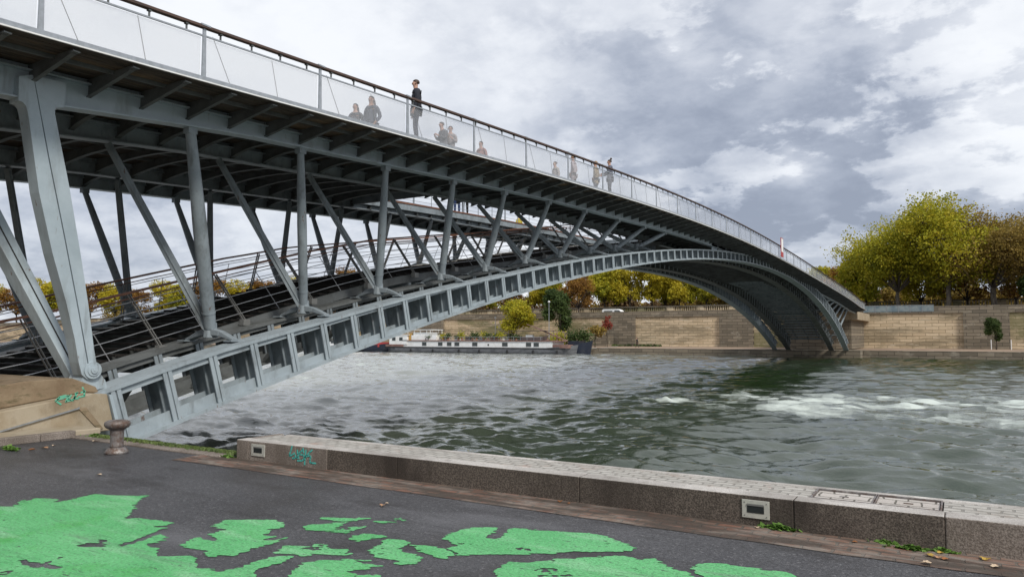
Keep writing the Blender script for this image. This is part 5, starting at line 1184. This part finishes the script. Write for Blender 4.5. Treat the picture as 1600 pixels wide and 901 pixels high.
def person(loc, rz, H=1.7, bulk=1.12, top=(.05, .05, .06), legs=(.03, .035, .05), hair='hair', label='', pose='stand', coat=False, long_hair=False, stride=0, lean=0, extras=None):
    t = thing('person', label, 'person', loc, rz, 'people'); k = H/1.75; S = lambda x, y, z: Vector((x*k, (y+lean*max(0, z-.95))*k, z*k))
    hd = Vector((0, .02, 0))
    V = [S(0, 0, .95), S(0, 0, 1.12), S(0, .0, 1.32), S(0, -.01, 1.46), S(0, .02, 1.53), S(0, .035, 1.60), S(0, .035, 1.68), S(0, .02, 1.735)]
    Rr = [(.14*k, .10*k), (.125*k, .095*k), (.15*k, .11*k), (.075*k, .07*k), .052*k, (.066*k, .08*k), (.072*k, .088*k), (.05*k, .06*k)]
    E_ = [(i, i+1) for i in range(7)]
    def add(p, r_, parent): V.append(p); Rr.append(r_); E_.append((parent, len(V)-1)); return len(V)-1
    add(S(0, .135, 1.625), .012*k, 6)                       # nose
    wr = {}
    arms = []
    for s in (-1, 1):
        sh = add(S(s*.175, -.01, 1.40), .055*k, 2 if False else 3)
        if pose == 'rail': el, wrp, hp = S(s*.25, .10, 1.15), S(s*.20, .33, 1.08), S(s*.17, .40, 1.07)
        elif pose == 'pocket': el, wrp, hp = S(s*.27, -.06, 1.15), S(s*.19, .06, .96), S(s*.16, .09, .90)
        elif pose == 'phone': el, wrp, hp = S(s*.22, .05, 1.15), S(s*.10, .26, 1.22), S(s*.06, .31, 1.26)
        else: el, wrp, hp = S(s*.235, -.03+.08*s*stride, 1.14), S(s*.25, .06+.18*s*stride, .90), S(s*.25, .09+.2*s*stride, .82)
        e = add(el, .042*k, sh); w_ = add(wrp, .027*k, e); h_ = add(hp, (.022*k, .036*k), w_)
        arms.append((V[sh].copy(), el, wrp))
        d = (hp-wrp).normalized(); side = d.cross(Vector((s, 0, .2))).normalized()
        for f in range(4):
            b0 = hp+side*(.022*(f-1.5))*k+d*.03*k; f1 = add(b0+d*.03*k, .0085*k, h_); add(V[f1]+d*.025*k+Vector((-s*.008, 0, -.012))*k, .007*k, f1)
        add(hp+side*.045*k-d*.005*k, .010*k, w_)
    feet = []
    for s in (-1, 1):
        hip = add(S(s*.085, 0, .88), .085*k, 0); st_ = s*stride
        kn = add(S(s*.10, .03+.18*st_, .49), .056*k, hip); an = add(S(s*.105, -.02+.32*st_, .09+(.10 if st_ < 0 else 0)), .036*k, kn); toe = add(S(s*.12, .15+.32*st_, .035), (.03*k, .04*k), an); feet.append((V[hip], V[kn], V[an], V[toe]))
    skin_obj('body', V, E_, Rr, M['skin'], t)
    # clothes: jacket with sleeves, trousers, shoes
    jl = .62 if coat else .90
    V2 = [S(0, 0, 1.0), S(0, 0, 1.2), S(0, 0, 1.36), S(0, -.005, 1.455), S(0, 0, jl)]; R2 = [(.165*k, .125*k), (.155*k, .12*k), (.175*k, .13*k), (.085*k, .075*k), (.185*k if coat else .165*k, .14*k)]; E2 = [(0, 1), (1, 2), (2, 3), (0, 4)]
    for (sh, el, wrp) in arms: i = len(V2); V2 += [sh, el, wrp]; R2 += [.068*k, .056*k, .042*k]; E2 += [(3, i), (i, i+1), (i+1, i+2)]
    R2 = [tuple(q*bulk for q in r_) if isinstance(r_, tuple) else r_*bulk for r_ in R2]
    skin_obj('jacket', V2, E2, R2, cm(top), t)
    V3 = [S(0, 0, .93)]; R3 = [(.155*k, .12*k)]; E3 = []
    for (h_, kn, an, toe) in feet: i = len(V3); V3 += [h_, kn, an+Vector((0, 0, .03*k))]; R3 += [.10*k, .07*k, .055*k]; E3 += [(0, i), (i, i+1), (i+1, i+2)]
    skin_obj('trousers', V3, E3, R3, cm(legs), t)
    for (h_, kn, an, toe) in feet: skin_obj('shoe', [an-Vector((0, .03*k, .04*k)), toe], [(0, 1)], [.05*k, .042*k], M['black'], t)
    # hair cap
    b = MB(); c = S(0, .012, 1.685); vs = []; n = 14; rings = 7
    prof = []
    for i in range(rings+1):
        a = math.pi*.5*i/rings*1.18; 
        for j in range(n):
            th = 2*math.pi*j/n; rx_, ry_, rz_ = .085*k, .10*k, .085*k
            fr = 1.0 if math.sin(th) < .2 else .8
            aa = a*(1.0 if math.sin(th) < .35 else .62); w_ = 1+.06*noise.noise((i*1.7, j*1.9, H*7))
            vs.append(c+Vector((rx_*math.sin(aa)*math.cos(th)*w_, ry_*math.sin(aa)*math.sin(th)*w_, rz_*math.cos(aa)*w_)))
    fs = [(i*n+j, i*n+(j+1) % n, (i+1)*n+(j+1) % n, (i+1)*n+j) for i in range(rings) for j in range(n)]; b.add(vs, fs); b.build('hair', M[hair], t, smooth=True)
    if long_hair: skin_obj('long_hair', [S(0, -.04, 1.70), S(0, -.085, 1.55), S(0, -.115, 1.38)], [(0, 1), (1, 2)], [.08*k, (.10*k, .05*k), (.09*k, .04*k)], M[hair], t)
    # eyes and ears
    for s in (-1, 1):
        e = MB(); e.lathe([(.007*k, 0), (.007*k, .006*k)], n=8); o = e.build('eye', M['black'], t); o.location = S(s*.032, .122, 1.655); o.rotation_euler = (R(-90), 0, 0)
        e = MB(); e.tube([S(s*.074, .03, 1.62), S(s*.088, .02, 1.67)], [.012*k, .017*k], 8); e.build('ear', M['skin'], t, smooth=True)
    if extras: extras(t, S, k)
    return t
def on_deck(px, py, H):    # place a figure whose head top is seen at this point, on the upper deck
    best = None
    for i in range(400):
        x = -11.95-i*.035; y, z = on_x((px, py), x); e = abs(z-(ze(y)+.02+H))
        if best is None or e < best[0]: best = (e, x, y)
    _, x, y = best; return (x, y, ze(y)+.02)
def bag(t, S, k):
    b = MB(); b.beam(S(-.14, .05, 1.42), S(.17, .15, .98), .04*k, .012, up=(0, 1, 0)); b.beam(S(-.14, -.13, 1.42), S(.19, -.08, .98), .04*k, .012, up=(0, 1, 0)); b.build('camera_strap', M['black'], t)
    b = MB(); b.box(.18*k, .30*k, -.02, .16, .82*k, 1.0*k); b.build('camera_case', M['black'], t, bevel=.02)
person(on_deck(651, 126, 1.70), R(130), 1.70, 1.22, (.022, .025, .036), (.03, .035, .055), 'hair', 'man in dark jacket with a shoulder strap standing at the upper railing', 'stand', extras=bag)
person(on_deck(556, 163, 1.60), R(200), 1.60, 1.12, (.06, .055, .06), (.03, .03, .04), 'hair', 'small figure with long dark hair furthest left on the upper deck', 'pocket', coat=True, long_hair=True)
person(on_deck(581, 151, 1.68), R(190), 1.68, 1.12, (.05, .055, .075), (.03, .03, .04), 'hair', 'figure in a dark coat left of the man at the railing', 'pocket', coat=True, long_hair=True)
person(on_deck(694, 192, 1.62), R(160), 1.62, 1.12, (.09, .085, .09), (.04, .04, .05), 'hair', 'figure in grey bending close to a companion right of the man at the railing', 'phone', lean=.12)
person(on_deck(704, 198, 1.58), R(210), 1.58, 1.12, (.30, .26, .25), (.05, .05, .06), 'hair', 'figure in pale clothes close beside one in grey on the upper deck', 'phone')
person(on_deck(752, 222, 1.60), R(180), 1.60, 1.12, (.33, .16, .13), (.05, .05, .06), 'hair', 'figure in reddish top half hidden low behind the netting', 'stand')
person(on_deck(868, 253, 1.62), R(150), 1.62, 1.12, (.40, .36, .33), (.10, .10, .12), 'hair', 'figure in pale top seen from the chest up behind the netting', 'stand')
person(on_deck(896, 243, 1.66), R(100), 1.66, 1.12, (.42, .35, .36), (.30, .27, .28), 'blond', 'figure in a long pale coat at the upper railing', 'pocket', coat=True)
person(on_deck(931, 252, 1.62), R(100), 1.62, 1.12, (.32, .24, .14), (.09, .09, .10), 'blond', 'figure in tan and grey left of one with a bun', 'pocket', coat=True)
def bun(t, S, k): b = MB(); b.lathe([(.01, -.05*k), (.045*k, -.02*k), (.05*k, .01*k), (.03*k, .04*k), (.005, .055*k)], S(0, -.05, 1.80), 12); b.build('hair_bun', M['hair'], t, smooth=True)
person(on_deck(953, 250, 1.66), R(120), 1.66, 1.12, (.12, .13, .17), (.07, .08, .11), 'hair', 'figure in grey with hair in a bun whose head rises over the railing', 'rail', extras=bun)
# two standing on the far strip of deck, one in yellow further on
xa = OX2-.15
for (px, py, tp, lg, lab) in ((714, 330, (.03, .035, .06), (.03, .06, .16), 'figure in blue jeans on the far deck strip seen through the stair opening'), (727, 333, (.012, .012, .014), (.012, .012, .014), 'figure in black on the far deck strip beside one in jeans')):
    y, z = on_x((px, 341), xa-.25); person((xa-.25, y, ze(y)+.02), R(40), 1.68, 1.12, tp, lg, 'hair', lab, 'stand')
loc = on_deck(797, 336, 1.5); bestx = None
for i in range(200):
    x = -20.6-.03*i; y, z = on_x((797, 338), x)
    if z <= ze(y)+1.5: bestx = (x, y)
person((max(bestx[0], -23.6), bestx[1], ze(bestx[1])+.02), R(60), 1.5, 1.12, (.62, .50, .06), (.4, .3, .1), 'hair', 'figure in a yellow jacket on the far deck strip', 'stand')
hx, hy = on_z((996, 541), -2.12)
person((hx*124/hy, 124, -2.12), R(100), 1.82, 1.25, (.03, .03, .035), (.03, .03, .04), 'hair', 'walker in dark clothes striding along the far quay', 'stand', stride=.9, lean=.2)
